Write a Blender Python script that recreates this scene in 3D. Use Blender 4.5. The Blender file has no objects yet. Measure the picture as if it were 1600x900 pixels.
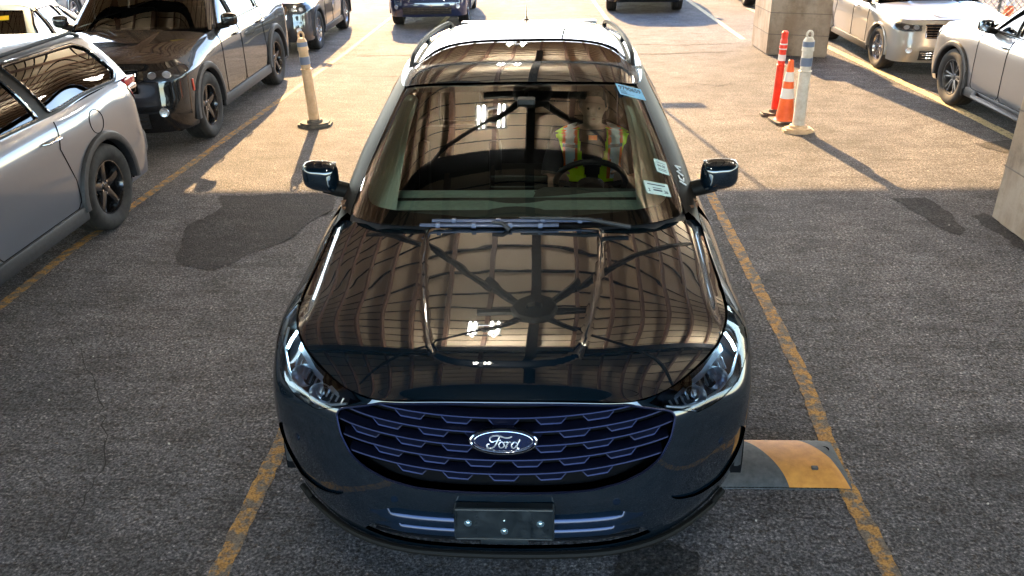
import bpy, bmesh, math, random
import numpy as np
from mathutils import Vector, Matrix
from mathutils.geometry import delaunay_2d_cdt
R = math.radians
random.seed(7)
SC = bpy.context.scene
COL = SC.collection

# ------------------------------------------------------------------ camera
cam_d = bpy.data.cameras.new('camera')
cam = bpy.data.objects.new('camera', cam_d)
COL.objects.link(cam)
_f = Vector((-0.0441, 0.9023, -0.4289)).normalized()
_r = Vector((0.9986, 0.0403, -0.0178)); _r = (_r - _f*_r.dot(_f)).normalized()
_u = _r.cross(_f)
cam.matrix_world = Matrix(((_r.x, _u.x, -_f.x, 0), (_r.y, _u.y, -_f.y, 0), (_r.z, _u.z, -_f.z, 2.55), (0, 0, 0, 1)))
cam_d.sensor_width = 36; cam_d.lens = 36*1333.683/1600
cam_d.clip_start = 0.05; cam_d.clip_end = 5000
SC.camera = cam

# ------------------------------------------------------------------ sky, sun, exposure
SUN_EL, SUN_AZ = R(24), math.atan2(-.18, .984)
w = bpy.data.worlds.new('World'); SC.world = w; w.use_nodes = True
nt = w.node_tree; nt.nodes.clear()
sky = nt.nodes.new('ShaderNodeTexSky'); sky.sky_type = 'NISHITA'; sky.sun_disc = False
sky.sun_elevation = SUN_EL; sky.sun_rotation = SUN_AZ; sky.altitude = 100; sky.air_density = 1.0; sky.dust_density = .6; sky.ozone_density = 2.0
bg = nt.nodes.new('ShaderNodeBackground'); bg.inputs[1].default_value = .125
wo = nt.nodes.new('ShaderNodeOutputWorld')
nt.links.new(sky.outputs[0], bg.inputs[0]); nt.links.new(bg.outputs[0], wo.inputs[0])
sd = bpy.data.lights.new('sun', 'SUN'); sd.energy = 2.9; sd.angle = R(.5); sd.color = (1.0, .64, .30)
sun = bpy.data.objects.new('sun', sd); COL.objects.link(sun)
sun.rotation_euler = Vector((math.sin(SUN_AZ)*math.cos(SUN_EL), math.cos(SUN_AZ)*math.cos(SUN_EL), math.sin(SUN_EL))).to_track_quat('Z', 'Y').to_euler()
SC.view_settings.view_transform = 'Standard'; SC.view_settings.look = 'None'
SC.view_settings.exposure = 3.25; SC.view_settings.gamma = 1.0
SC.render.engine = 'CYCLES'
SC.cycles.max_bounces = 8; SC.cycles.glossy_bounces = 5; SC.cycles.transparent_max_bounces = 16
SC.cycles.use_denoising = True
SC.cycles.sample_clamp_indirect = 6

# ------------------------------------------------------------------ materials
def mat(name, base=(.5,.5,.5), rough=.5, metal=0., spec=.5, coat=0., coat_rough=.03, emis=None, estr=0., ior=None, tint=None):
    m = bpy.data.materials.new(name); m.use_nodes = True
    b = m.node_tree.nodes['Principled BSDF']
    b.inputs['Base Color'].default_value = (*base, 1); b.inputs['Roughness'].default_value = rough
    b.inputs['Metallic'].default_value = metal; b.inputs['Specular IOR Level'].default_value = spec
    b.inputs['Coat Weight'].default_value = coat; b.inputs['Coat Roughness'].default_value = coat_rough
    if ior: b.inputs['IOR'].default_value = ior
    if emis: b.inputs['Emission Color'].default_value = (*emis, 1); b.inputs['Emission Strength'].default_value = estr
    return m
def nodes(m): return m.node_tree.nodes, m.node_tree.links, m.node_tree.nodes['Principled BSDF']
def noisy(m, scale, cols, detail=4, rough=.6, lo=.3, hi=.7, bump=0., bscale=None, bdist=.01, rrange=None, coord='Object'):
    """colour varies between cols with a noise; optional bump and roughness variation"""
    N, L, b = nodes(m)
    tc = N.new('ShaderNodeTexCoord'); no = N.new('ShaderNodeTexNoise')
    no.inputs['Scale'].default_value = scale; no.inputs['Detail'].default_value = detail; no.inputs['Roughness'].default_value = rough
    L.new(tc.outputs[coord], no.inputs['Vector'])
    cr = N.new('ShaderNodeValToRGB'); L.new(no.outputs['Fac'], cr.inputs[0])
    el = cr.color_ramp.elements
    el[0].position = lo; el[0].color = (*cols[0], 1); el[1].position = hi; el[1].color = (*cols[-1], 1)
    for i, c in enumerate(cols[1:-1]):
        e = el.new(lo+(hi-lo)*(i+1)/(len(cols)-1)); e.color = (*c, 1)
    L.new(cr.outputs[0], b.inputs['Base Color'])
    if rrange:
        mr = N.new('ShaderNodeMapRange'); mr.inputs[1].default_value = .3; mr.inputs[2].default_value = .7
        mr.inputs[3].default_value = rrange[0]; mr.inputs[4].default_value = rrange[1]
        L.new(no.outputs['Fac'], mr.inputs[0]); L.new(mr.outputs[0], b.inputs['Roughness'])
    if bump:
        n2 = N.new('ShaderNodeTexNoise'); n2.inputs['Scale'].default_value = bscale or scale*4; n2.inputs['Detail'].default_value = 5
        L.new(tc.outputs[coord], n2.inputs['Vector'])
        bp = N.new('ShaderNodeBump'); bp.inputs['Strength'].default_value = bump; bp.inputs['Distance'].default_value = bdist
        L.new(n2.outputs['Fac'], bp.inputs['Height']); L.new(bp.outputs[0], b.inputs['Normal'])
    return m
def glass(name, tint=(.75,.9,.85), f0=.08, refl=(1,1,1), rough=.0, dark=1.):
    """thin pane: light passes, tinted; mirror part grows towards grazing"""
    m = bpy.data.materials.new(name); m.use_nodes = True
    N, L = m.node_tree.nodes, m.node_tree.links; N.clear()
    tr = N.new('ShaderNodeBsdfTransparent'); tr.inputs[0].default_value = (*tint, 1)
    gl = N.new('ShaderNodeBsdfAnisotropic') if False else N.new('ShaderNodeBsdfGlossy')
    gl.inputs['Roughness'].default_value = rough; gl.inputs['Color'].default_value = (*refl, 1)
    lw = N.new('ShaderNodeFresnel'); lw.inputs[0].default_value = (1+math.sqrt(f0))/(1-math.sqrt(f0))
    mx = N.new('ShaderNodeMixShader'); o = N.new('ShaderNodeOutputMaterial')
    L.new(lw.outputs[0], mx.inputs[0]); L.new(tr.outputs[0], mx.inputs[1]); L.new(gl.outputs[0], mx.inputs[2]); L.new(mx.outputs[0], o.inputs[0])
    return m

# ------------------------------------------------------------------ object helpers
def link(name, me, m=None, parent=None):
    o = bpy.data.objects.new(name, me); COL.objects.link(o)
    if m is not None:
        for q in (m if isinstance(m, (list, tuple)) else [m]): me.materials.append(q)
    if parent: o.parent = parent
    return o
def tag(o, label=None, cat=None, group=None, kind=None):
    if label: o['label'] = label
    if cat: o['category'] = cat
    if group: o['group'] = group
    if kind: o['kind'] = kind
    return o
def thing(name, label, cat, loc=(0,0,0), rz=0, group=None):
    o = bpy.data.objects.new(name, None); COL.objects.link(o); o.empty_display_size = .2
    o.location = loc; o.rotation_euler = (0, 0, rz)
    return tag(o, label, cat, group)
class MB:
    """collects shapes into one mesh"""
    def __init__(s): s.v = []; s.f = []; s.sm = []; s.mi = []
    def add(s, v, f, smooth=True, mi=0):
        n = len(s.v); s.v += [tuple(p) for p in v]; s.f += [tuple(i+n for i in q) for q in f]
        s.sm += [smooth]*len(f); s.mi += [mi]*len(f); return s
    def box(s, c, d, rz=0., rx=0., ry=0., bev=0., mi=0):
        bm = bmesh.new(); bmesh.ops.create_cube(bm, size=1)
        bmesh.ops.scale(bm, vec=d, verts=bm.verts)
        if bev: bmesh.ops.bevel(bm, geom=bm.edges[:], offset=bev, segments=2, profile=.6, affect='EDGES')
        M = Matrix.Translation(c) @ Matrix.Rotation(rz, 4, 'Z') @ Matrix.Rotation(ry, 4, 'Y') @ Matrix.Rotation(rx, 4, 'X')
        bm.transform(M); bm.verts.index_update()
        s.add([v.co for v in bm.verts], [[v.index for v in f.verts] for f in bm.faces], bool(bev), mi); bm.free(); return s
    def tube(s, pts, r, n=10, cap=True, mi=0, flat=1., up=None):
        pts = [Vector(p) for p in pts]; rs = r if isinstance(r, (list, tuple)) else [r]*len(pts)
        V = []; F = []; ref = None
        for i, p in enumerate(pts):
            t = (pts[min(i+1, len(pts)-1)]-pts[max(i-1, 0)]).normalized()
            if up is not None: a = t.cross(Vector(up)).normalized()
            elif ref is None: a = t.orthogonal().normalized()
            else: a = (ref - t*ref.dot(t)).normalized()
            ref = a; b = t.cross(a)
            for k in range(n):
                q = 2*math.pi*k/n
                V.append(p + a*math.cos(q)*rs[i] + b*math.sin(q)*rs[i]*flat)
        for i in range(len(pts)-1):
            for k in range(n):
                F.append((i*n+k, i*n+(k+1) % n, (i+1)*n+(k+1) % n, (i+1)*n+k))
        if cap: F += [tuple(range(n))[::-1], tuple(range((len(pts)-1)*n, len(pts)*n))]
        return s.add(V, F, True, mi)
    def cyl(s, a, b, r, r2=None, n=20, mi=0): return s.tube([a, b], [r, r if r2 is None else r2], n, True, mi)
    def lathe(s, prof, axis='Z', n=32, c=(0,0,0), mi=0, smooth=True, closed=False):
        V = []; F = []; m = len(prof)
        for k in range(n):
            a = 2*math.pi*k/n; ca, sa = math.cos(a), math.sin(a)
            for r_, h in prof:
                if axis == 'Z': p = (r_*ca, r_*sa, h)
                elif axis == 'X': p = (h, r_*ca, r_*sa)
                else: p = (r_*ca, h, r_*sa)
                V.append((p[0]+c[0], p[1]+c[1], p[2]+c[2]))
        for k in range(n):
            for i in range(m if closed else m-1):
                j = (i+1) % m
                F.append((k*m+i, k*m+j, ((k+1) % n)*m+j, ((k+1) % n)*m+i))
        return s.add(V, F, smooth, mi)
    def prism(s, poly, z0, z1, mi=0, tf=None, smooth=False):
        n = len(poly); V = [(x, y, z0) for x, y in poly]+[(x, y, z1) for x, y in poly]
        F = [tuple(range(n))[::-1], tuple(range(n, 2*n))]+[(i, (i+1) % n, n+(i+1) % n, n+i) for i in range(n)]
        if tf: V = [tf(Vector(p)) for p in V]
        return s.add(V, F, smooth, mi)
    def grid(s, P, mi=0, smooth=True, flip=False):
        P = np.asarray(P); a, b = P.shape[:2]
        F = []
        for i in range(a-1):
            for j in range(b-1):
                q = (i*b+j, i*b+j+1, (i+1)*b+j+1, (i+1)*b+j); F.append(q[::-1] if flip else q)
        return s.add(P.reshape(-1, 3), F, smooth, mi)
    def build(s, name, m=None, parent=None, sharp=40, recalc=True, tf=None):
        me = bpy.data.meshes.new(name)
        V = s.v if tf is None else [tf @ Vector(p) for p in s.v]
        me.from_pydata([tuple(p) for p in V], [], s.f)
        if recalc:
            bm = bmesh.new(); bm.from_mesh(me); bmesh.ops.recalc_face_normals(bm, faces=bm.faces[:]); bm.to_mesh(me); bm.free()
        me.polygons.foreach_set('use_smooth', s.sm); me.polygons.foreach_set('material_index', s.mi)
        if sharp: me.set_sharp_from_angle(angle=R(sharp))
        me.update()
        return link(name, me, m, parent)
def copy_tree(o, parent=None, loc=None, rz=None, label=None):
    c = o.copy(); COL.objects.link(c); c.parent = parent
    if loc is not None: c.location = loc
    if rz is not None: c.rotation_euler = (0, 0, rz)
    if label: c['label'] = label
    for ch in list(o.children): copy_tree(ch, c)
    return c

# ------------------------------------------------------------------ smooth surfaces through control points
def spl(x):
    x = np.asarray(x, float); n = len(x); h = np.diff(x)
    A = np.zeros((n, n)); Bm = np.zeros((n, n)); A[0, 0] = A[-1, -1] = 1
    for i in range(1, n-1):
        A[i, i-1] = h[i-1]; A[i, i] = 2*(h[i-1]+h[i]); A[i, i+1] = h[i]
        Bm[i, i-1] = 6/h[i-1]; Bm[i, i+1] = 6/h[i]; Bm[i, i] = -6/h[i-1]-6/h[i]
    return x, np.linalg.solve(A, Bm)
def splw(S, X):
    x, D = S; X = np.atleast_1d(np.asarray(X, float)); n = len(x)
    i = np.clip(np.searchsorted(x, X)-1, 0, n-2); h = x[i+1]-x[i]
    a = (x[i+1]-X)/h; b = 1-a
    W = np.zeros((len(X), n)); k = np.arange(len(X))
    W[k, i] += a; W[k, i+1] += b
    ac, bc = np.clip(a, 0, 1), np.clip(b, 0, 1)          # linear beyond the ends
    W += ((ac**3-ac)*h*h/6)[:, None]*D[i] + ((bc**3-bc)*h*h/6)[:, None]*D[i+1]
    return W
def curve(P, n=40, param=None):
    P = np.asarray(P, float)
    t = np.r_[0, np.cumsum(np.linalg.norm(np.diff(P, axis=0), axis=1))] if param is None else np.asarray(param, float)
    return splw(spl(t), np.linspace(t[0], t[-1], n) if np.isscalar(n) else n) @ P
class Net:
    """half net P[rows, columns, 3]; column 0 and the last lie on x=0 (mirror = True) and S<0 is the mirror side"""
    def __init__(s, P, mirror=True):
        P = np.asarray(P, float); K = P.shape[1]
        ds = np.linalg.norm(np.diff(P, axis=1), axis=2).mean(0); s.s = np.r_[0, np.cumsum(ds)]
        dt = np.linalg.norm(np.diff(P, axis=0), axis=2).mean(1); s.t = np.r_[0, np.cumsum(dt)]
        fl = np.array([-1, 1, 1])
        if mirror:
            Pe = np.concatenate([P[:, 3:0:-1]*fl, P, P[:, K-2:K-5:-1]*fl], axis=1)
            se = np.r_[-s.s[3:0:-1], s.s, 2*s.s[-1]-s.s[K-2:K-5:-1]]
        else: Pe, se = P, s.s
        s.P = Pe; s.S = spl(se); s.T = spl(s.t); s.tab = None
    def ev(s, S, T, side=1):
        S = np.atleast_1d(np.asarray(S, float)); T = np.atleast_1d(np.asarray(T, float))
        q = np.einsum('nr,nk,rkc->nc', splw(s.T, T), splw(s.S, np.abs(S)), s.P)
        q[:, 0] *= np.where(S < 0, -1, 1)*side
        return q
    def nrm(s, S, T, side=1, e=2e-3):
        a = s.ev(np.asarray(S)+e, T, side)-s.ev(np.asarray(S)-e, T, side); b = s.ev(S, np.asarray(T)+e, side)-s.ev(S, np.asarray(T)-e, side)
        n = np.cross(a, b)*side; return n/np.maximum(np.linalg.norm(n, axis=1), 1e-9)[:, None]
    def inv(s, pts, ax, lim=None):
        """(a,b) in the two axes ax -> (s,t) on the x>0 half"""
        if s.tab is None:
            g = np.meshgrid(np.linspace(0, s.s[-1], 500), np.linspace(0, s.t[-1], 60)); s.ts, s.tt = g[0].ravel(), g[1].ravel(); s.tab = s.ev(s.ts, s.tt)
        out = []
        for p in pts:
            d = ((s.tab[:, ax]-np.array(p))**2).sum(1)
            if lim: d = np.where((s.ts >= lim[0]) & (s.ts <= lim[1]), d, 9)
            k = d.argmin(); q = np.array([s.ts[k], s.tt[k]])
            for _ in range(4):
                f0 = s.ev(q[0], q[1])[0][ax]; e = 1e-3
                J = np.stack([(s.ev(q[0]+e, q[1])[0][ax]-f0)/e, (s.ev(q[0], q[1]+e)[0][ax]-f0)/e], 1)
                try: dq = np.linalg.solve(J, np.array(p)-f0)
                except Exception: break
                if np.abs(dq).max() > .05: break
                q = q+dq
            out.append(tuple(q))
        return out
def inpoly(px, py, poly):
    P = np.asarray(poly); x0, y0 = P[:, 0], P[:, 1]; x1, y1 = np.roll(x0, -1), np.roll(y0, -1)
    c = np.zeros(len(px), bool)
    for a, b, d, e in zip(x0, y0, x1, y1):
        if b == e: continue
        k = ((b > py) != (e > py)) & (px < (d-a)*(py-b)/(e-b)+a); c ^= k
    return c
def dens(poly, step, closed=True):
    P = [np.array(p, float) for p in poly]; out = []
    n = len(P)
    for i in range(n if closed else n-1):
        a, b = P[i], P[(i+1) % n]; k = max(1, int(np.linalg.norm(b-a)/step+.5))
        out += [a+(b-a)*j/k for j in range(k)]
    if not closed: out.append(P[-1])
    return np.array(out)
def rnd(poly, r=.02, n=4):
    """round the corners of a polygon"""
    P = [np.array(p, float) for p in poly]; out = []; m = len(P)
    for i in range(m):
        a, b, c = P[i-1], P[i], P[(i+1) % m]
        la, lc = max(1e-6, np.linalg.norm(a-b)), max(1e-6, np.linalg.norm(c-b)); q = min(r, la*.45, lc*.45)
        p0, p1 = b+(a-b)/la*q, b+(c-b)/lc*q
        for k in range(n+1):
            t = k/n; out.append((1-t)**2*p0+2*t*(1-t)*b+t*t*p1)
    return np.array(out)
def panel(name, ev, nrm, outline, holes=(), step=.03, m=None, parent=None, lip=.012, off=0., sides=(1,), bstep=None, edge_only=False):
    """cut the region of a surface bounded by outline (minus holes) into its own mesh with a turned-in edge"""
    bstep = bstep or step
    loops = [dens(outline, bstep)]+[dens(h, bstep) for h in holes]
    allb = np.concatenate(loops)
    lo, hi = loops[0].min(0), loops[0].max(0)
    gx, gy = np.meshgrid(np.arange(lo[0]+step*.5, hi[0], step), np.arange(lo[1]+step*.5, hi[1], step)); gx, gy = gx.ravel(), gy.ravel()
    ok = inpoly(gx, gy, loops[0])
    for h in loops[1:]: ok &= ~inpoly(gx, gy, h)
    gx, gy = gx[ok], gy[ok]
    if len(gx):
        d = np.full(len(gx), 9.)
        for i in range(0, len(allb), 400):
            d = np.minimum(d, np.sqrt((gx[:, None]-allb[None, i:i+400, 0])**2+(gy[:, None]-allb[None, i:i+400, 1])**2).min(1))
        gx, gy = gx[d > step*.45], gy[d > step*.45]
    pts = [Vector((float(a), float(b))) for a, b in allb]+[Vector((float(a), float(b))) for a, b in zip(gx, gy)]
    ed = []; k = 0
    for l in loops:
        n = len(l); ed += [(k+i, k+(i+1) % n) for i in range(n)]; k += n
    r = delaunay_2d_cdt(pts, ed, [], 0, 1e-6)
    V2 = np.array([(p.x, p.y) for p in r[0]]); F = [tuple(f) for f in r[2]]
    cen = np.array([V2[list(f)].mean(0) for f in F])
    ok = inpoly(cen[:, 0], cen[:, 1], loops[0])
    for h in loops[1:]: ok &= ~inpoly(cen[:, 0], cen[:, 1], h)
    F = [f for f, o in zip(F, ok) if o]
    V = []; NN = []; FF = []
    for sd_ in sides:
        P = ev(V2[:, 0], V2[:, 1], sd_); N = nrm(V2[:, 0], V2[:, 1], sd_); P = P+N*off
        b0 = len(V); V += list(P); NN += list(N)
        # orientation
        f = F[len(F)//2]; g = np.cross(P[f[1]]-P[f[0]], P[f[2]]-P[f[0]]); fl = g.dot(N[f[0]]) < 0
        FF += [tuple(i+b0 for i in (q[::-1] if fl else q)) for q in F]
        if lip:
            for li, l in enumerate(loops):
                P = ev(l[:, 0], l[:, 1], sd_); N = nrm(l[:, 0], l[:, 1], sd_); P = P+N*off
                tg = np.roll(P, -1, 0)-np.roll(P, 1, 0); o_ = np.cross(tg, N); o_ /= np.maximum(np.linalg.norm(o_, axis=1), 1e-9)[:, None]
                b0 = len(V); n = len(l); V += list(P)+list(P-N*lip)
                nn = o_*.7+N*.7; NN += list(nn)+list(o_)
                for i in range(n):
                    j = (i+1) % n; FF.append((b0+i, b0+j, b0+n+j, b0+n+i))
    me = bpy.data.meshes.new(name); me.from_pydata([tuple(map(float, p)) for p in V], [], FF)
    me.polygons.foreach_set('use_smooth', [True]*len(FF))
    me.update()
    try: me.normals_split_custom_set_from_vertices([tuple(map(float, n)) for n in NN])
    except Exception as ex: print('normals', ex)
    return link(name, me, m, parent)
def surf(net): return net.ev, net.nrm

# ------------------------------------------------------------------ shared materials
M = {}
M['paint'] = mat('paint_black_teal', (.0012, .0058, .011), .35, 0, .05, coat=1., coat_rough=.008)
nodes(M['paint'])[2].inputs['Coat IOR'].default_value = 1.95
def ripple(m, amt=.0009, sc=3.2):
    N, L, b = nodes(m); tc = N.new('ShaderNodeTexCoord'); n = N.new('ShaderNodeTexNoise'); n.inputs['Scale'].default_value = sc; n.inputs['Detail'].default_value = 1.5
    L.new(tc.outputs['Object'], n.inputs['Vector']); bp = N.new('ShaderNodeBump'); bp.inputs['Distance'].default_value = amt; bp.inputs['Strength'].default_value = 1.
    L.new(n.outputs['Fac'], bp.inputs['Height']); L.new(bp.outputs[0], b.inputs['Coat Normal'])
    d = N.new('ShaderNodeTexNoise'); d.inputs['Scale'].default_value = 260; d.inputs['Detail'].default_value = 2; L.new(tc.outputs['Object'], d.inputs['Vector'])
    r = N.new('ShaderNodeMapRange'); r.inputs[1].default_value = .60; r.inputs[2].default_value = .78; r.inputs[3].default_value = .008; r.inputs[4].default_value = .10; L.new(d.outputs['Fac'], r.inputs[0]); L.new(r.outputs[0], b.inputs['Coat Roughness'])
ripple(M['paint'])
M['sky_tint_paint'] = mat('sky_tint_paint', (.004,.010,.020), .3, 0, .2, coat=1., coat_rough=.05); nodes(M['sky_tint_paint'])[2].inputs['Coat Weight'].default_value = 0.; nodes(M['sky_tint_paint'])[2].inputs['Specular IOR Level'].default_value = .7; nodes(M['sky_tint_paint'])[2].inputs['Roughness'].default_value = .14; nodes(M['sky_tint_paint'])[2].inputs['Specular Tint'].default_value = (.55, .62, 1., 1)  # blue specular tint puts the lavender sky reflection into the material
M['gloss_black'] = mat('gloss_black', (.005, .006, .008), .3, 0, .2, coat=1.); nodes(M['gloss_black'])[2].inputs['Coat IOR'].default_value = 2.4
M['trim'] = noisy(mat('black_plastic', rough=.55), 30, [(.012,.012,.014), (.028,.028,.032)], bump=.1, bscale=300, bdist=.001)
M['pillar'] = mat('pillar_black', (.012,.009,.007), .45, 0, .08)
M['satin'] = mat('satin_black', (.010,.009,.008), .45, 0, .08)
M['void'] = mat('dark_void', (.004, .004, .005), .9, 0, .1)
M['rubber'] = noisy(mat('tyre_rubber', rough=.8, spec=.3), 14, [(.016,.015,.015), (.04,.037,.034)], bump=.25, bscale=90, bdist=.002)
M['rim_dark'] = mat('rim_black', (.02, .02, .023), .22, .6, .6, coat=.5)
M['rim_silver'] = mat('rim_silver', (.42, .42, .45), .25, .9, .5)
M['rim_grey'] = mat('rim_grey', (.10,.10,.105), .35, .7, .5)
M['chrome'] = mat('chrome', (.75, .76, .8), .08, 1.)
M['glass'] = glass('windshield_glass', (.95, 1.0, .98), .092)
M['roof_glass'] = glass('roof_glass', (.55,.57,.56), .19)
M['side_glass'] = glass('side_glass', (.35, .42, .42), .07)
M['priv_glass'] = glass('privacy_glass', (.03, .035, .04), .07)
M['lens'] = glass('lamp_lens', (.93, .95, .97), .07)
M['frit'] = mat('frit_black', (.008, .007, .007), .5)
M['disc'] = noisy(mat('brake_disc', (.25,.24,.23), .4, .8), 20, [(.15,.14,.13), (.35,.33,.32)])
M['interior'] = noisy(mat('interior_grey', rough=.7), 40, [(.10,.13,.125), (.14,.17,.165)], bump=.15, bscale=500, bdist=.0008)
M['interior_dark'] = mat('interior_black', (.012, .012, .012), .75)

# ------------------------------------------------------------------ wheels
def wheel(parent, loc, side, r=.375, wd=.245, rr=.25, style='five', rim_m=None, tread=True):
    """wheel > tyre, rim; side +1 means the outer face looks to +x"""
    rim_m = rim_m or M['rim_dark']
    hub = MB(); o = side
    hub.cyl((-.06*o, 0, 0), (-.035*o, 0, 0), rr*.72, n=36)
    hub.cyl((-.10*o, 0, 0), (.0*o, 0, 0), rr*.3, n=24)
    hub.box((-.05*o, rr*.5, rr*.15), (.07, rr*.35, rr*.55), bev=.01)
    W = hub.build('wheel', M['disc'], parent); W.location = loc
    h = wd/2; s = r-rr
    prof = [(rr-.004, h*.80), (rr+s*.08, h*.92), (rr+s*.35, h*1.04), (rr+s*.62, h*1.05), (rr+s*.85, h*.97), (r-.010, h*.86), (r-.003, h*.70)]
    tp = []
    for q in (.5, .47, .2, .17, -.17, -.2, -.47, -.5):
        tp.append((r, h*q))
    out = prof[:]
    gr = [(r, h*.50), (r-.008, h*.48), (r-.008, h*.42), (r, h*.40), (r, h*.12), (r-.008, h*.10), (r-.008, h*.04), (r, h*.02)]
    out += gr + [(a, -b) for a, b in gr[::-1]] + [(a, -b) for a, b in prof[::-1]]
    t = MB(); t.lathe([(a, b) for a, b in out], 'X', 72, smooth=True)
    if tread:
        for k in range(60):
            a = 2*math.pi*k/60
            for sg in (-1, 1):
                c = Vector((sg*h*.74, math.cos(a)*(r-.004), math.sin(a)*(r-.004)))
                t.box(c, (h*.42, .022, .012), rx=a+math.pi/2*0, ry=0)
    t.build('tyre', M['rubber'], W, sharp=35)
    m = MB(); e = o
    m.lathe([(rr-.002, h*.80*e), (rr-.004, h*.86*e), (rr-.014, h*.86*e), (rr-.02, h*.74*e), (rr-.03, h*.5*e), (rr-.035, -h*.8*e), (rr, -h*.82*e)], 'X', 56)
    x0 = h*.50*e
    if style == 'five': angs = [2*math.pi*k/5+.3 for k in range(5)]; wi, wo_ = .052, .038
    elif style == 'twin': angs = [2*math.pi*k/6+d for k in range(6) for d in (-.16, .16)]; wi, wo_ = .026, .020
    else: angs = [2*math.pi*k/10 for k in range(10)]; wi, wo_ = .026, .018
    for a in angs:
        c, s_ = math.cos(a), math.sin(a); tx = Vector((0, -s_, c)); rd = Vector((0, c, s_))
        rings = []
        for f, wd_, xx in ((.16, wi*.9, x0+.002*e), (.42, wi*.80, x0+.014*e), (.72, wo_, x0+.018*e), (.97, wo_*1.25, h*.80*e-.012*e)):
            p = rd*rr*f
            rings.append([p+tx*wd_+Vector((xx-.028*e, 0, 0)), p+tx*wd_*.75+Vector((xx, 0, 0)), p+tx*wd_*.15+Vector((xx+.0035*e, 0, 0)),
                          p-tx*wd_*.15+Vector((xx+.0035*e, 0, 0)), p-tx*wd_*.75+Vector((xx, 0, 0)), p-tx*wd_+Vector((xx-.028*e, 0, 0))])
        m.grid([[tuple(q) for q in g] for g in rings])
    m.lathe([(.001, x0+.016*e), (.032, x0+.014*e), (.040, x0+.004*e), (.075, x0-.002*e), (.080, x0-.04*e)], 'X', 30)
    for k in range(5):
        a = 2*math.pi*k/5+.9
        m.cyl((x0-.01*e, math.cos(a)*.056, math.sin(a)*.056), (x0+.010*e, math.cos(a)*.056, math.sin(a)*.056), .0105, n=6, mi=1)
    m.build('rim', [rim_m, M['chrome']], W, sharp=45)
    return W

# ------------------------------------------------------------------ the car in the middle
CAR = (-.16, 2.419)
hero = thing('sport_utility_car', 'glossy black car facing the camera in the middle, ceiling mirrored in its hood', 'car', (CAR[0], CAR[1], 0))
def bn_rows():
    c = {}
    r0 = [(0,.075,.25),(.25,.082,.252),(.42,.105,.258),(.58,.162,.272),(.74,.275,.30),(.865,.40,.34),(.948,.56,.36)]
    r1 = [(0,.012,.36),(.25,.020,.362),(.43,.048,.368),(.60,.115,.38),(.765,.240,.40),(.888,.39,.43),(.958,.56,.45)]
    r2 = [(0,-.012,.49),(.25,-.004,.49),(.44,.028,.495),(.61,.095,.505),(.775,.228,.52),(.912,.385,.54),(.965,.565,.55)]
    r3 = [(0,.002,.62),(.25,.010,.62),(.45,.042,.63),(.62,.100,.64),(.785,.228,.65),(.920,.385,.67),(.967,.57,.68)]
    r4 = [(0,.030,.76),(.25,.036,.76),(.45,.062,.762),(.61,.112,.77),(.775,.233,.775),(.910,.39,.79),(.966,.58,.80)]
    r5 = [(0,.055,.86),(.25,.060,.86),(.44,.082,.862),(.585,.130,.865),(.735,.245,.868),(.860,.42,.878),(.940,.60,.90)]
    r6 = [(0,.080,.925),(.25,.084,.922),(.43,.098,.915),(.54,.152,.915),(.67,.272,.932),(.79,.43,.96),(.855,.60,.988)]
    side = [ # y, x at rows 0..6, z5, z6
      (.95, (.955,.966,.971,.971,.970,.962,.872), .935, 1.035),
      (1.4, (.945,.962,.966,.966,.968,.965,.872), .970, 1.09),
      (1.9, (.940,.960,.962,.961,.966,.966,.905), .975, 1.10),
      (2.6, (.940,.960,.962,.961,.966,.966,.903), .985, 1.11),
      (3.3, (.940,.960,.964,.964,.968,.966,.895), 1.00, 1.13),
      (3.8, (.945,.962,.967,.967,.968,.960,.872), 1.02, 1.15),
      (4.3, (.930,.950,.955,.952,.945,.920,.815), 1.02, 1.17)]
    zs = (.28, .41, .54, .67, .80)
    for y, xs, z5, z6 in side:
        for r, x, z in zip((r0,r1,r2,r3,r4), xs[:5], zs): r.append((x, y, z))
        r5.append((xs[5], y, z5)); r6.append((xs[6], y, z6))
    rear = [(.84,4.60),(.45,4.76),(0,4.79)]
    for r, z, k in ((r0,.30,.03),(r1,.42,0),(r2,.54,-.02),(r3,.67,0),(r4,.80,.03),(r5,1.0,.05),(r6,1.17,.07)):
        for x, y in rear: r.append((x*(1-k*.5), y-k, z))
    return [r0,r1,r2,r3,r4,r5,r6]
BN = Net(bn_rows())
GN = Net([
 [(0,1.15,1.150),(.35,1.165,1.148),(.64,1.235,1.140),(.82,1.43,1.125),(.900,1.74,1.108),(.904,2.2,1.10),(.900,2.9,1.11),(.885,3.5,1.14),(.845,4.1,1.17),(.74,4.55,1.18),(.40,4.70,1.18),(0,4.74,1.18)],
 [(0,1.43,1.315),(.34,1.445,1.310),(.60,1.505,1.297),(.765,1.675,1.275),(.845,1.92,1.262),(.850,2.33,1.27),(.848,2.95,1.28),(.832,3.52,1.30),(.79,4.05,1.31),(.69,4.42,1.31),(.38,4.56,1.32),(0,4.59,1.33)],
 [(0,1.72,1.474),(.33,1.735,1.467),(.57,1.790,1.452),(.70,1.915,1.420),(.765,2.13,1.418),(.780,2.48,1.44),(.778,3.0,1.45),(.755,3.55,1.46),(.71,3.98,1.46),(.62,4.28,1.46),(.35,4.40,1.47),(0,4.42,1.48)],
 [(0,2.03,1.612),(.32,2.045,1.606),(.535,2.085,1.592),(.630,2.19,1.568),(.672,2.42,1.588),(.680,2.72,1.61),(.672,3.1,1.620),(.640,3.6,1.61),(.60,3.9,1.595),(.54,4.12,1.58),(.33,4.22,1.595),(0,4.24,1.60)],
])
Ce = np.array([(0,.082,.925),(0,.15,.966),(0,.24,1.000),(0,.46,1.043),(0,.68,1.073),(0,.94,1.108),(0,1.145,1.137)])
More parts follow.
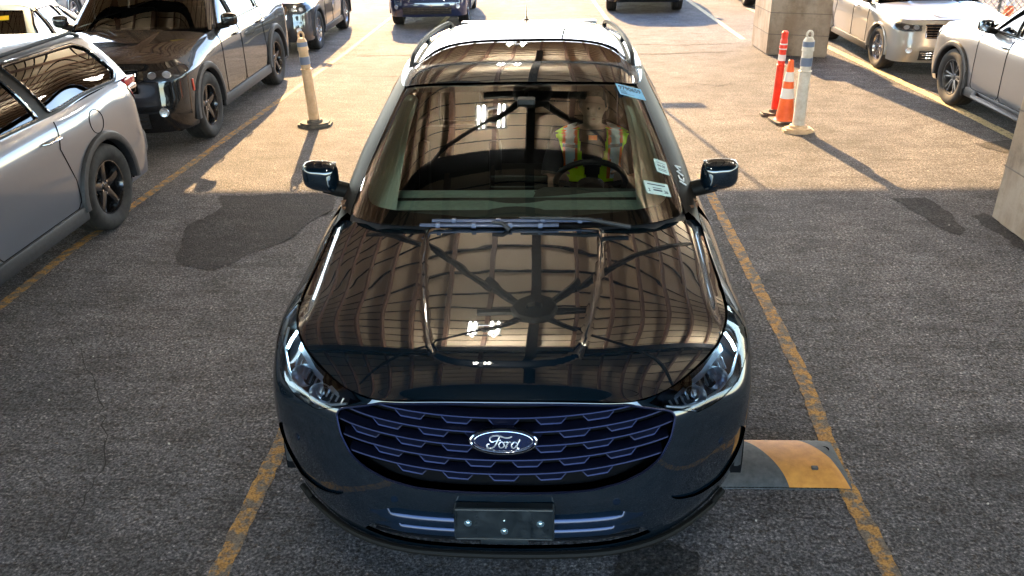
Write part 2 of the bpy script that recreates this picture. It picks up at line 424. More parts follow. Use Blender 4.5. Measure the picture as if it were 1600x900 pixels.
Ed = np.array([(.43,.097,.915),(.54,.152,.915),(.67,.272,.932),(.79,.43,.96),(.855,.60,.988),(.872,.85,1.020),(.872,1.1,1.055),(.874,1.44,1.095)])
def _ar(P): d = np.r_[0, np.cumsum(np.linalg.norm(np.diff(P, axis=0), axis=1))]; return d/d[-1]
cS, eS = spl(_ar(Ce)), spl(_ar(Ed))
def sstep(e0, e1, x): t = np.clip((x-e0)/(e1-e0), 0, 1); return t*t*t*(t*(6*t-15)+10)
def hood_ev(S, T, side=1):
    S = np.atleast_1d(np.asarray(S, float)); T = np.atleast_1d(np.asarray(T, float))
    a = S/.9; b = T/1.3; A = np.abs(a); C = splw(cS, b) @ Ce; E = splw(eS, b) @ Ed
    x = A*E[:, 0]; y = C[:, 1]+(E[:, 1]-C[:, 1])*A**2.8; z = C[:, 2]+(E[:, 2]-C[:, 2])*(.25*A**2+.75*A**3.4)
    # raised centre with rounded front
    wx = np.interp(y, [.2,.25,.32,.45,.65,.9,1.15], [.20,.255,.285,.31,.345,.378,.392])
    fx = np.clip(x/.26, 0, 1)
    yf = .215+.05*fx**4
    d = np.minimum(wx-x, y-yf)
    z = z + .0125*sstep(-.016, .016, d) - .004*sstep(0, .10, d)*0
    # outer shoulder crease
    z = z - .010*sstep(-.012, .03, x-np.interp(y, [.3,.6,1.4], [.9,.80,.83]))*np.clip((y-.45)/.3, 0, 1)
    return np.stack([x*np.where(S < 0, -1, 1)*side, y, z], 1)
def num_nrm(ev):
    def f(S, T, side=1, e=2e-3):
        S = np.asarray(S, float); T = np.asarray(T, float)
        a = ev(S+e, T, side)-ev(S-e, T, side); b = ev(S, T+e, side)-ev(S, T-e, side)
        n = np.cross(a, b)*side; return n/np.maximum(np.linalg.norm(n, axis=1), 1e-9)[:, None]
    return f
hood_n = num_nrm(hood_ev)
panel('hood', hood_ev, hood_n, rnd([(-.895,.006),(.895,.006),(.895,1.294),(-.895,1.294)], .01), (), .013, M['paint'], hero, lip=.02)
# roof
rf_s = GN.s; k3, k9 = 3, 9
front_e = GN.ev(np.linspace(0, rf_s[3], 40), np.full(40, GN.t[-1]))
side_e = GN.ev(np.linspace(rf_s[3], rf_s[9], 60), np.full(60, GN.t[-1]))
rear_e = GN.ev(np.linspace(rf_s[11], rf_s[9], 40), np.full(40, GN.t[-1]))
Rc = np.array([(0,2.03,1.612),(0,2.15,1.650),(0,2.4,1.682),(0,2.8,1.702),(0,3.2,1.702),(0,3.7,1.675),(0,4.05,1.640),(0,4.24,1.60)]); rcS = spl(_ar(Rc))
def roof_ev(S, T, side=1):
    S = np.atleast_1d(np.asarray(S, float)); T = np.atleast_1d(np.asarray(T, float))
    A = np.abs(S)/.65; b = T/2.2
    C = splw(rcS, b) @ Rc
    def ip(E, q): u = np.linspace(0, 1, len(E)); return np.stack([np.interp(q, u, E[:, i]) for i in range(3)], 1)
    Fr, Re, Sd = ip(front_e, A), ip(rear_e, A), ip(side_e, b)
    c0, c1 = front_e[-1], rear_e[-1]; B = b[:, None]
    out = np.zeros((len(A), 3))
    out[:, 0] = A*Sd[:, 0]+(Fr[:, 0]-A*c0[0])*(1-b)+(Re[:, 0]-A*c1[0])*b
    for i, p in ((1, 2.), (2, 3.0)):
        ph = A**p
        base = C[:, i]*(1-ph)+Sd[:, i]*ph
        fc = Rc[0, i]*(1-ph)+c0[i]*ph; rc = Rc[-1, i]*(1-ph)+c1[i]*ph
        out[:, i] = base+(Fr[:, i]-fc)*(1-b)**3+(Re[:, i]-rc)*b**3
    out[:, 0] *= np.where(S < 0, -1, 1)*side
    return out
roof_n = num_nrm(roof_ev)
panel('roof', roof_ev, roof_n, [(-.648,.012),(.648,.012),(.648,2.19),(-.648,2.19)], [rnd([(-.47,.27),(.47,.27),(.47,1.95),(-.47,1.95)], .04)], .022, M['paint'], hero, lip=.012)
panel('sunroof', roof_ev, roof_n, rnd([(-.466,.274),(.466,.274),(.466,1.946),(-.466,1.946)], .04), (), .022, M['roof_glass'], hero, lip=.012, off=.0)
# glasshouse
bev_, bnr = BN.ev, BN.nrm; gev, gnr = GN.ev, GN.nrm
gt = GN.t[-1]; gs = GN.s
se = gs[3]-.035
ws = [(-se,.004),(se,.004),(se-.005,gt-.012),(-se+.005,gt-.012)]
panel('windshield', gev, gnr, rnd(ws, .05), (), .03, M['glass'], hero, lip=.004)
fi = .060
inner = rnd([(-se+.055,.085),(0,.035),(se-.055,.085),(se-.05,gt-.045),(0,gt-.05),(-se+.05,gt-.045)], .09, 6)
panel('windshield_border', gev, gnr, rnd(ws, .05), [inner], .03, M['frit'], hero, lip=0, off=-.006)
def arc(cy, cz, r, a0, a1, n=16): return [(cy+r*math.cos(R(a0+(a1-a0)*i/n)), cz+r*math.sin(R(a0+(a1-a0)*i/n))) for i in range(n+1)]
sl = (gs[3], gs[9])
def ginv(p): return GN.inv(p, [1, 2], sl)
w1 = rnd(ginv([(1.80,1.135),(2.63,1.135),(2.60,1.575),(2.42,1.555),(2.12,1.38)]), .02)
w2 = rnd(ginv([(2.74,1.135),(3.58,1.165),(3.30,1.578),(2.70,1.588)]), .02)
w3 = rnd(ginv([(3.70,1.185),(4.22,1.26),(3.86,1.54),(3.41,1.572)]), .02)
hullw = rnd(ginv([(1.62,1.113),(2.68,1.118),(3.64,1.150),(4.27,1.250),(3.88,1.555),(3.36,1.590),(2.65,1.60),(2.36,1.562),(1.97,1.38)]), .02)
w4 = rnd([(-gs[11]+0, 0)], .1) if False else None
gb = gs[11]
panel('glasshouse_frame', gev, gnr, [(se+.004,.0),(gb,.0),(gb,gt),(se+.004,gt)], [hullw], .035, M['pillar'], hero, lip=.012, sides=(1, -1))
for sd_ in (1, -1): panel('window_surround', gev, gnr, hullw, [w1, w2, w3], .04, M['satin'], hero, lip=0, off=-.003, sides=(sd_,))
for q, nm, mm in ((w1,'front_side_window','side_glass'),(w2,'rear_side_window','priv_glass'),(w3,'quarter_window','priv_glass')):
    for sd_ in (1, -1): panel(nm, gev, gnr, q, (), .05, M[mm], hero, lip=0, off=-.005, sides=(sd_,))
# lower body panels
s5 = (0, BN.s[6]); s6 = (BN.s[5], BN.s[13])
def bf(p): return BN.inv(p, [0, 2], s5)
def bs(p): return BN.inv(p, [1, 2], s6)
def bauto(p): # 3D points
    return [ (BN.inv([(q[0], q[2])], [0, 2], (0, BN.s[6])) if q[1] < .47 else BN.inv([(q[1], q[2])], [1, 2], (BN.s[4], BN.s[8])))[0] for q in p]
TT = BN.t[-1]
def top_at(y): # (s,t) of the top edge at given y
    S = np.linspace(BN.s[2], BN.s[12], 900); Y = BN.ev(S, np.full(900, TT))[:, 1]; return (float(S[np.abs(Y-y).argmin()]), TT-.003)
hl = bauto([(.512,.13,.899),(.56,.16,.878),(.62,.18,.855),(.69,.22,.828),(.785,.32,.826),(.86,.44,.838),(.904,.535,.870),(.920,.65,.918)])
hl_top = [(s_, TT-.006) for s_, _ in (top_at(.70), top_at(.60), top_at(.50), top_at(.40), top_at(.30), top_at(.22))]+[(top_at(.155)[0], TT-.006)]
HL = rnd(hl+hl_top, .012, 3)
gr_pts = [(.585,.862),(.602,.84),(.590,.77),(.555,.70),(.50,.655),(.42,.622),(.32,.604),(.16,.598),(0,.597)]
gr = bf(gr_pts); gtop = [(BN.s[2]-.0, TT-.020), (BN.s[1], TT-.016)]
GR = gr+[(-a, b) for a, b in gr[-2::-1]]+[(-a, b) for a, b in gtop]+[(0, TT-.016)]+gtop[::-1]
GR = rnd(GR, .02, 3)
lg = bf([(.50,.40),(.545,.335),(.47,.315),(.25,.305)])
LG = rnd(lg+[(-a, b) for a, b in lg[::-1]]+[(-bf([(.3,.415)])[0][0], bf([(.3,.415)])[0][1]), bf([(.3,.415)])[0]], .015)
fogp = bauto([(.595,.08,.520),(.655,.12,.552),(.73,.175,.606),(.81,.25,.655),(.885,.35,.665),(.93,.43,.60),(.925,.42,.50),(.84,.31,.430),(.72,.18,.445),(.63,.11,.485)])
FOG = rnd(fogp, .03, 4)
a0 = arc(.93,.37,.425,180,147,8); 
side_low = bs([(.565,.30)]+[(y, z) for y, z in a0[0:]]) 
hlb = hl  # along the headlight's lower edge
bt = [( top_at(.152)[0], TT-.004), (BN.s[2]*.96, TT-.004), (BN.s[1], TT-.003)]
seam = bs([(.545,.80)])
half = [(0, .004), (BN.s[4], .004), (BN.s[5]+.08, .004)]+side_low+bs([(.59,.68)])+[hl[6]]+[(a, b-.006) for a, b in hl[5:0:-1]]+[(hl[0][0]-.01, hl[0][1])]+bt
bump = half[1:]+[(0, TT-.003)]+[(-a, b) for a, b in half[:0:-1]]+[(0, .004)]
panel('front_bumper', bev_, bnr, bump, [GR, LG, FOG, FOG*np.array([-1, 1])], .02, M['paint'], hero, lip=.014, bstep=.012)
for sd_ in (1, -1):
    q = dens(FOG, .02); k = len(q)
    panel('side_intake', bev_, bnr, FOG, (), .02, M['paint'], hero, lip=0, off=-.012, sides=(sd_,))
rear_a = arc(3.78,.37,.425,180,0,26)
fend = bs([(.598,.685)]+arc(.93,.37,.425,145,0,22)+[(1.362,.30),(1.575,.285),(1.585,.60),(1.575,.95)])+[top_at(1.50)]+[top_at(y) for y in (1.35,1.2,1.05,.9,.8,.72)]+[(hl[7][0]+.012, hl[7][1]+.01)]+[(hl[7][0]+.008, hl[7][1]-.006)]+[(hl[6][0]+.005, hl[6][1]-.008)]
d1 = bs([(1.590,.285),(2.66,.285),(2.665,.9)])+[top_at(2.675)]+[top_at(1.62)]+bs([(1.592,.95),(1.60,.60)])
d2 = bs([(2.672,.285),(3.31,.285),(3.315,.58),(3.42,.84),(3.60,1.05)])+[top_at(3.66), top_at(2.687)]+bs([(2.677,.9)])
qp = bs([(3.318,.285),(3.345,.30)]+rear_a+[(4.215,.30),(4.40,.31),(4.42,.8),(4.38,1.05)])+[top_at(4.30), top_at(4.0), top_at(3.672)]+bs([(3.612,1.05),(3.43,.835),(3.325,.57)])
for nm, ol in (('front_fender', fend), ('front_door', d1), ('rear_door', d2), ('rear_quarter_panel', qp)):
    for sd_ in (1, -1): panel(nm, bev_, bnr, ol, (), .03, M['paint'], hero, lip=.018, sides=(sd_,), bstep=.02)
sq = bs([(4.43,.31)])[0][0]
panel('tailgate', bev_, bnr, [(sq, .01), (BN.s[-1]*2-sq, .01), (BN.s[-1]*2-sq, TT), (sq, TT)], (), .05, M['paint'], hero, lip=0) if False else None
sh = MB()
u = np.linspace(sq, BN.s[-1], 20); v = np.linspace(.0, TT, 16)
for sg in (1, -1):
    sh.grid(np.array([BN.ev(u, np.full(20, t), sg) for t in v]))
sh.build('tailgate', M['paint'], hero)
# dark lining behind the panels, wheel housings, floor
ln = MB(); u = np.linspace(0, BN.s[-1], 90); v = np.linspace(.02, TT-.02, 12)
for sg in (1, -1):
    G = []
    for t in v:
        q = BN.ev(u, np.full(90, t), sg); n = BN.nrm(u, np.full(90, t), sg); q = q-n*.10
        q[:, 0] = np.where(q[:, 2] < .84, np.sign(q[:, 0])*np.minimum(np.abs(q[:, 0]), .70), q[:, 0]); q[:, 1] = np.clip(q[:, 1], .13, 4.6); G.append(q)
    ln.grid(np.array(G))
    for yc in (.93, 3.78):
        pts = [(yc+.432*math.cos(R(a)), .37+.432*math.sin(R(a))) for a in range(-8, 189, 7)]
        ln.grid([[(sg*x, y, z) for y, z in pts] for x in (.55, .75, .957)])
ln.box((0, 2.4, .27), (1.5, 3.4, .05))
ln.box((0, .62, .66), (1.35, .75, .5))
ln.build('lining', M['void'], hero)
# wheel-arch mouldings
for sg in (1, -1):
    for yc in (.93, 3.78):
        m = MB(); rings = []
        for a in range(0, 181, 5):
            c, s_ = math.cos(R(a)), math.sin(R(a)); ring = []
            for rr_, xo in ((.408,-.020),(.408,.010),(.420,.016),(.452,.014),(.462,.002),(.462,-.012)):
                y, z = yc+rr_*c, .37+rr_*s_
                x = .968 if z < .86 else .962
                if yc < 1 and y < .75: x = np.interp(y, [.45,.58,.75], [.925,.955,.968])
                if yc > 3 and y > 4: x = np.interp(y, [4.0,4.3], [.965,.945])
                ring.append((sg*(x+xo), y, z))
            rings.append(ring)
        m.grid(rings); m.build('wheel_arch_moulding', M['trim'], hero)
for y in (.93, 3.78):
    for sg in (1, -1): wheel(hero, (sg*.805, y, .375), sg, .375, .245, .25, 'five', M['rim_dark'], tread=False)

# grille: recessed dark backing, bars with hanging tabs, oval badge
def front_y(x, z, off=0.):
    s_, t = BN.inv([(abs(x), z)], [0, 2], (0, BN.s[4]))[0]
    q = BN.ev(s_, t)[0]-BN.nrm(s_, t)[0]*off; return q[1]
gy = {}
def fy(x, z):
    k = (round(abs(x), 2), round(z, 3))
    if k not in gy: gy[k] = front_y(*k)
    return gy[k]
panel('grille', bev_, bnr, GR, (), .03, M['void'], hero, lip=0, off=-.055)
grille = [o for o in hero.children if o.name.startswith('grille')][0]
# rim of the opening
rimp = dens(GR, .012); Pq = BN.ev(rimp[:, 0], rimp[:, 1])+BN.nrm(rimp[:, 0], rimp[:, 1])*.002
Pq[:, 0] = Pq[:, 0]
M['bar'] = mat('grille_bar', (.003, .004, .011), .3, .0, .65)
nodes(M['bar'])[2].inputs['Specular Tint'].default_value = (.24, .28, .62, 1)  # reflections tinted blue to imitate a bluish sky on bars and rim
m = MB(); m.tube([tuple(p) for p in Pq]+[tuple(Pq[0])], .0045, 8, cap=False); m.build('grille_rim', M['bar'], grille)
Pq2 = BN.ev(rimp[:, 0]*1.028, (rimp[:, 1]-GR[:,1].mean())*1.05+GR[:,1].mean())+BN.nrm(rimp[:, 0], rimp[:, 1])*.001
m = MB(); q_ = [tuple(p) for p, t_ in zip(Pq2, rimp[:, 1]) if t_ < TT-.06]; m.tube(q_, .0032, 6, cap=False) if False else None
gout = np.array([(p[0], p[2]) for p in BN.ev(rimp[:, 0], rimp[:, 1])])
rows = [(.868,.0), (.818,.5), (.768,0.), (.716,.5), (.664,0.)]
for i, (z0, ph) in enumerate(rows):
    xs = np.arange(-.61, .611, .01); zz = z0+.16*xs**2
    ok = inpoly(xs, zz, gout); xs, zz = xs[ok], zz[ok]
    if len(xs) < 4: continue
    m = MB(); rings = []
    for x, z in zip(xs, zz):
        y = fy(x, min(z, .9))
        rings.append([(x, y+.050, z+.010), (x, y+.011, z+.0035), (x, y+.0065, z+.0015), (x, y+.005, z-.0020), (x, y+.007, z-.005), (x, y+.050, z-.005)])
    m.grid([r+[r[0]] for r in rings])
    pitch = .165; wt = .054
    k0 = int(-.61/pitch)-1
    for k in range(k0, -k0+2):
        xc = (k+ph)*pitch
        X = np.array([xc-wt, xc-wt*.66, xc+wt*.66, xc+wt])
        if not inpoly(X, z0+.16*X**2-.028, gout).all(): continue
        zt = z0+.16*X**2; H = [.004, .027, .027, .004]
        top = [(x, fy(x, z)+.010, z+.0) for x, z in zip(X, zt)]; bot = [(x, fy(x, z)+.012, z-h-.002) for x, z, h in zip(X, zt, H)]
        ch = [(x, p_[1]-.002, p_[2]-.0045) for x, p_ in zip(X, bot)]
        bk = [(x, p_[1]+.035, p_[2]-.010) for x, p_ in zip(X, bot)]
        m.grid([top, bot], smooth=False); m.grid([bot, ch, bk], smooth=False)
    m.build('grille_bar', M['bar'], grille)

# fillet between the shoulder and the side glass
for sg in (1, -1):
    ys = np.linspace(1.36, 4.3, 60); G1 = []; 
    for y in ys:
        a = top_at(y); b = GN.inv([(y, 0)], [1, 2], (gs[2], gs[9]))[0] if False else None
        S = np.linspace(gs[2], gs[9], 500); P = GN.ev(S, np.zeros(500)); k = np.abs(P[:, 1]-max(y, 1.42)).argmin()
        p0 = BN.ev(a[0], TT, sg)[0]; p1 = P[k].copy(); p1[0] *= sg; p1 = p1-np.array([sg*.004, 0, -.004]); md = (p0+p1)/2+np.array([0, 0, .004]); G1.append([tuple(p0-np.array([0,0,.004])), tuple(md), tuple(p1)])
    m = MB(); m.grid(G1); m.build('belt_moulding', M['satin'], hero)

# ------------------------------------------------------------------ middle car: lamps, badge, plate holder, mirrors, rails, wipers
def frame_x(p, n):
    n = Vector(n).normalized(); x = Vector((1,0,0)); x = (x-n*x.dot(n)).normalized(); y = n.cross(x)
    return Matrix(((x.x, y.x, n.x, p[0]), (x.y, y.y, n.y, p[1]), (x.z, y.z, n.z, p[2]), (0,0,0,1)))
def text_mesh(txt, size, name, m, parent, tf, ext=.0008, align='CENTER', font_shear=0.):
    cu = bpy.data.curves.new(name, 'FONT'); cu.body = txt; cu.size = size; cu.extrude = ext; cu.offset = size*.018; cu.align_x = align; cu.align_y = 'CENTER'; cu.shear = font_shear
    ob = bpy.data.objects.new(name+'_src', cu); COL.objects.link(ob)
    dg = bpy.context.evaluated_depsgraph_get(); me = bpy.data.meshes.new_from_object(ob.evaluated_get(dg))
    bpy.data.objects.remove(ob); bpy.data.curves.remove(cu)
    me.transform(tf); me.name = name; me.materials.clear()
    return link(name, me, m, parent)
def frame(p, n, up=(0,0,1), roll=0.):
    n = Vector(n).normalized(); x = Vector(up).cross(n).normalized(); y = n.cross(x)
    return Matrix(((x.x, y.x, n.x, p[0]), (x.y, y.y, n.y, p[1]), (x.z, y.z, n.z, p[2]), (0,0,0,1))) @ Matrix.Rotation(roll, 4, 'Z')
M['lamp_in'] = mat('lamp_reflector', (.80,.85,.95), .28, .85)
M['lamp_dark'] = mat('lamp_housing', (.05,.06,.08), .3, .5)
M['drl'] = mat('daytime_light', (.8,.9,1), .3, emis=(.55,.85,1), estr=2.2)
for sd_ in (1, -1):
    hlp = panel('headlight', bev_, bnr, HL, (), .03, M['lamp_dark'], hero, lip=0, off=-.055, sides=(sd_,))
    panel('lens', bev_, bnr, HL, (), .02, M['lens'], hlp, lip=0, off=-.001, sides=(sd_,))
    e = dens(HL, .012); P = BN.ev(e[:,0], e[:,1], sd_); Nn = BN.nrm(e[:,0], e[:,1], sd_)
    m = MB(); m.grid([[tuple(p+n*.001), tuple(p-n*.056)] for p, n in zip(np.r_[P, P[:1]], np.r_[Nn, Nn[:1]])]); m.build('rim', M['gloss_black'], hlp)
    def on(p3, off):
        s_, t = bauto([p3])[0]; q = BN.ev(s_, t, sd_)[0]; n = BN.nrm(s_, t, sd_)[0]; return Vector(q+n*off), Vector(n)
    for p3, r_ in (((.70,.24,.882),.044), ((.80,.38,.888),.044)):
        q, n = on(p3, -.040); d = Vector((0,-1,.05)).normalized(); Fm = frame(q, (d+n*.25).normalized())
        m = MB(); m.lathe([(r_*1.02,.030),(r_*.86,.010),(r_*.8,-.01),(.001,-.012)], n=28); m.build('reflector_bowl', M['lamp_in'], hlp, tf=Fm)
        m = MB(); m.lathe([(.001,.020),(r_*.35,.017),(r_*.62,.006),(r_*.72,-.008)], n=28); m.build('projector', M['lens'], hlp, tf=Fm)
    # light blade and facets
    line = [(.575,.165,.878),(.64,.20,.858),(.72,.26,.846),(.80,.36,.848),(.862,.46,.862),(.885,.55,.895),(.888,.62,.935)]
    m = MB(); m.tube([on(p, -.018)[0] for p in line], .0055, 8); m.build('light_blade', M['lamp_in'], hlp)
    line = [(.865,.53,.962),(.872,.52,.93),(.874,.50,.90)]
    m = MB(); m.tube([on(p, -.012)[0] for p in line], .006, 8); m.build('daytime_strip', M['drl'], hlp)
    m = MB()
    for k in range(12):
        f = k/11; a = Vector((.60,.175,.893)).lerp(Vector((.84,.44,.912)), f); b = Vector((.61,.18,.872)).lerp(Vector((.85,.45,.88)), f)
        qa, n = on(tuple(a), -.034); qb, _ = on(tuple(b), -.030); m.tube([qa, qb], .004, 5)
    m.build('facet', M['lamp_in'], hlp)
    q = [(.62,.20,.90),(.74,.30,.922),(.84,.46,.945),(.845,.47,.925),(.74,.30,.905),(.62,.20,.888)]
    m = MB(); P1 = [on(p, -.03)[0] for p in q]; m.add(P1, [(0,1,4,5),(1,2,3,4)], False); m.build('reflector_shelf', M['lamp_in'], hlp)
# badge
bs_, bt_ = BN.inv([(0,.795)], [0,2], (0,.3))[0]; bp = BN.ev(bs_, bt_)[0]; bn_ = BN.nrm(np.array([.0]), np.array([bt_]))[0]
BF = frame(bp+bn_*.006, bn_)
M['badge_blue'] = mat('badge_blue', (.006,.012,.05), .12, .2, .7, coat=1.)
badge = MB(); el = [(.118*math.cos(2*math.pi*k/64), .049*math.sin(2*math.pi*k/64)) for k in range(64)]
badge.prism([(x*.97, y*.95) for x, y in el], -.02, .004); badge = badge.build('badge', M['badge_blue'], grille, tf=BF)
def ell(a, b, z, n=64): return [(a*math.cos(2*math.pi*k/n), b*math.sin(2*math.pi*k/n), z) for k in range(n+1)]
m = MB(); m.tube(ell(.115,.046,.004), .0052, 8, cap=False); m.tube(ell(.102,.036,.005), .0012, 6, cap=False); m.build('badge_ring', M['chrome'], badge, tf=BF)
def st(pts, r0=3.0, r1=3.0):
    P = np.array([((x-588)/232*.115, -(y-218)/80*.046*.98, .0055) for x, y in pts]); n = len(pts)*5
    C = curve(P, n); return [tuple(c) for c in C]
m = MB(); u_ = .0005
strokes = [([(522,222),(506,222),(493,208),(502,190),(528,182),(560,184),(600,194),(630,194),(648,187)], .0028),
 ([(563,188),(553,208),(540,232),(522,254),(500,264),(480,262),(471,250),(478,237),(490,236)], .0028),
 ([(520,220),(545,214),(572,212)], .0022),
 ([(590,228),(574,222),(560,232),(556,248),(566,260),(582,258),(594,244),(590,228),(604,222)], .0024),
 ([(608,222),(618,224),(610,244),(604,264)], .0026), ([(611,242),(622,228),(636,222),(642,228)], .0022),
 ([(684,230),(668,222),(652,232),(645,250),(654,262),(668,258),(682,242)], .0024), ([(706,205),(694,228),(684,252),(688,264),(700,262)], .0026)]
for p, r_ in strokes: m.tube(st(p), r_, 6)
m.build('badge_script', mat('badge_silver', (.8,.8,.84), .25, .7), badge, tf=BF)
# plate holder
pb = MB(); PF = frame((0, -.047, .498), (0, -1, .10))
pb.prism(rnd([(-.178,-.066),(.178,-.066),(.178,.066),(-.178,.066)], .012), -.03, .006)
M['holder'] = noisy(mat('holder_plastic', (.01,.015,.02), .35), 18, [(.003,.006,.009),(.008,.014,.019)], rrange=(.25,.5), bump=.05)
pb = pb.build('plate_holder', M['holder'], hero, tf=PF)
m = MB(); m.tube([(-.172,.06,.007),(.172,.06,.007)], .004, 6); m.tube([(-.172,.06,.007),(-.172,-.06,.007)], .004, 6); m.tube([(.172,.06,.007),(.172,-.06,.007)], .004, 6); m.tube([(.172,-.06,.007),(-.172,-.06,.007)], .003, 6)
for x in (-.098,.098):
    for k in range(9): m.box((x+random.uniform(-.003,.003), -.05+.0125*k, .006), (random.uniform(.004,.014), .006, .004))
m.box((0,-.075,-.002),(.17,.022,.012), bev=.003)
m.build('raised_edge', M['holder'], pb, tf=PF)
for x, y in ((-.128,.004),(.128,.004),(0,-.028),(0,.018)):
    m = MB(); m.lathe([(.014,.006),(.013,.0085),(.009,.009)], n=20, c=(x,y,0)) if y != .018 else None
    k = .5 if y == .018 else 1
    m.lathe([(.009*k,.007),(.0085*k,.011),(.004*k,.013),(.001,.013)], n=6, c=(x,y,0), smooth=False); m.build('bolt', mat('bolt', (.35,.5,.6), .25, .9) if x < -.1 else bpy.data.materials['bolt'], pb, tf=PF)
# lower bumper ledges following the bumper
def ledge(zf, x0, x1, h, out, nm, mm, n=60, taper=True):
    rings = []
    for x in np.linspace(x0, x1, n):
        z = zf(x); s_, t = BN.inv([(abs(x), z)], [0, 2], (0, BN.s[4]+.1))[0]; sg = -1 if x < 0 else 1
        q = BN.ev(s_*1., t, sg)[0]; nn = BN.nrm(s_*1., t, sg)[0]; nn = np.array([nn[0], nn[1], 0]); nn /= np.linalg.norm(nn)
        e_ = float(sstep(0, .12, min(x-x0, x1-x))) if taper else 1; o_ = out*(.12+.88*e_); U = np.array([0,0,.35+.65*e_])
        rings.append([tuple(q-nn*.01+U*(h+.004)), tuple(q+nn*.002+U*h), tuple(q+nn*o_-U*0.0), tuple(q+nn*(o_-.002)-U*.006), tuple(q-nn*.01-U*.010)])
    m = MB(); m.grid(rings); return m.build(nm, mm, hero, sharp=50)
ledge(lambda x: .462-.0*x, -.50, .50, .046, .0225, 'bumper_ledge', M['sky_tint_paint'])
ledge(lambda x: .412, -.48, .48, .036, .0175, 'bumper_ledge', M['sky_tint_paint'])
bx = panel('lower_intake', bev_, bnr, LG, (), .03, M['void'], hero, lip=0, off=-.04)
for zf in (.375, .345):
    pts = []
    for x in np.linspace(-.5, .5, 40):
        s_, t = BN.inv([(abs(x), zf)], [0, 2], (0, BN.s[4]))[0]; q = BN.ev(s_, t, -1 if x < 0 else 1)[0]; n = BN.nrm(s_, t, -1 if x < 0 else 1)[0]; pts.append(tuple(q-n*.015))
    m = MB(); m.tube(pts, .007, 6); m.build('intake_bar', M['gloss_black'], bx)
# front lip
pts = []
for x in np.linspace(-.86, .86, 70):
    sg = -1 if x < 0 else 1; s_, t = BN.inv([(abs(x), .275+.05*max(0, abs(x)-.45))], [0, 2], (0, BN.s[5]+.1))[0]; q = BN.ev(s_, t, sg)[0]; n = BN.nrm(s_, t, sg)[0]; pts.append(q+np.array([n[0]*.012, n[1]*.012, -.012]))
m = MB(); m.tube([tuple(p) for p in pts], .014, 8, flat=1.); m.build('front_lip', M['satin'], hero)
# washer nozzle caps on the corners, small nicks
for x, z in ((.80,.655),(.40,.545)):
    for sg in (1, -1):
        s_, t = BN.inv([(x, z)], [0, 2], (0, BN.s[5]))[0]; q = BN.ev(s_, t, sg)[0]; n = BN.nrm(s_, t, sg)[0]
        m = MB(); m.lathe([(.0145,-.001),(.0140,.0015),(.0120,.0018),(.0118,.0006),(.0110,.0020),(.001,.0024)], n=24); m.build('parking_sensor', M['sky_tint_paint'], hero, tf=frame(q, n))
# mirrors
def mirror(parent, side, c, s=(.19,.13,.175), stalk=None, mm=None, back=1):
    m = MB(); G = []
    for j in range(17):
        v = math.pi*(j/16-.5); ring = []
        for i in range(33):
            u = 2*math.pi*i/32; cu, su, cv, sv = math.cos(u), math.sin(u), math.cos(v), math.sin(v)
            f = lambda q, e: math.copysign(abs(q)**e, q)
            x = f(cv, .45)*f(cu, .55)*s[0]/2; z = f(cv, .45)*f(su, .55)*s[2]/2; y = f(sv, .8)*s[1]/2
            y = y if y*back < 0 else y*.25
            k = 1-.25*(-y*back/s[1]*2 if y*back < 0 else 0)**2
            z2 = z*k*(1-.18*(x*side/s[0]+.5)); ring.append((c[0]+side*0+x*k, c[1]+y+.10*x*side, c[2]+z2+.06*x*side))
        G.append(ring)
    m.grid(G); o = m.build('side_mirror', mm or M['paint'], parent, sharp=0)
    m = MB(); a = stalk or (c[0]-side*.17, c[1]-.02, c[2]-.11)
    m.tube([(c[0]-side*.15, c[1]+.0, c[2]-.082), (c[0]-side*.09, c[1]+.0, c[2]-.068), (c[0]-side*.02, c[1]+.01, c[2]-.05)], [.040,.042,.045], 16, flat=.9); m.build('mirror_arm', M['satin'], o)
    m = MB(); m.lathe([(.001,0),(.07,0),(.072,-.004*back)], n=4); 
    m = MB(); m.box((c[0], c[1]+.018*back, c[2]), (s[0]*.84, .006, s[2]*.76), bev=.002); m.build('mirror_glass', M['chrome'], o)
    return o
mirror(hero, -1, (-1.003, 1.70, 1.222)); mirror(hero, 1, (1.003, 1.70, 1.222))
# roof rails
M['rail'] = mat('rail_satin', (.016,.020,.026), .5, 0, .06)
for sg in (1, -1):
    S = np.linspace(gs[4]-.03, gs[8]+.10, 44); E = GN.ev(S, np.full(44, gt), sg); P = []
    for i, p in enumerate(E):
        f = i/43; h = .050*min(1, f/.10, (1-f)/.10)**.6 if 0 < f < 1 else 0
        P.append((p[0]-sg*.052, p[1], p[2]+.010+h))
    rings = []
    for i, p in enumerate(P):
        wd_ = .013; hh = .011
        rings.append([(p[0]-sg*wd_, p[1], p[2]-hh), (p[0]-sg*wd_*.8, p[1], p[2]+hh*.8), (p[0]+sg*wd_*.3, p[1], p[2]+hh), (p[0]+sg*wd_, p[1], p[2]+hh*.2), (p[0]+sg*wd_*1.1, p[1], p[2]-hh), (p[0]-sg*wd_, p[1], p[2]-hh)])
    m = MB(); m.grid(rings)
    for i in (2, 21, 41): m.box((P[i][0], P[i][1], P[i][2]-.04), (.026,.09,.06), bev=.006)
    m.build('roof_rail', M['rail'], hero, sharp=35)
# roof ditch line, antenna
m = MB(); m.lathe([(.028,0),(.024,.006),(.012,.012)], n=16, c=(-.012,4.10,1.632)); m.tube([(-.012,4.10,1.640),(-.012,4.125,1.70),(-.012,4.15,1.735)], [.009,.005,.0025], 8); m.build('antenna', M['gloss_black'], hero)
# rear spoiler edge
m = MB(); m.box((0,4.27,1.592),(1.02,.12,.022), bev=.008); m.build('spoiler', M['paint'], hero)
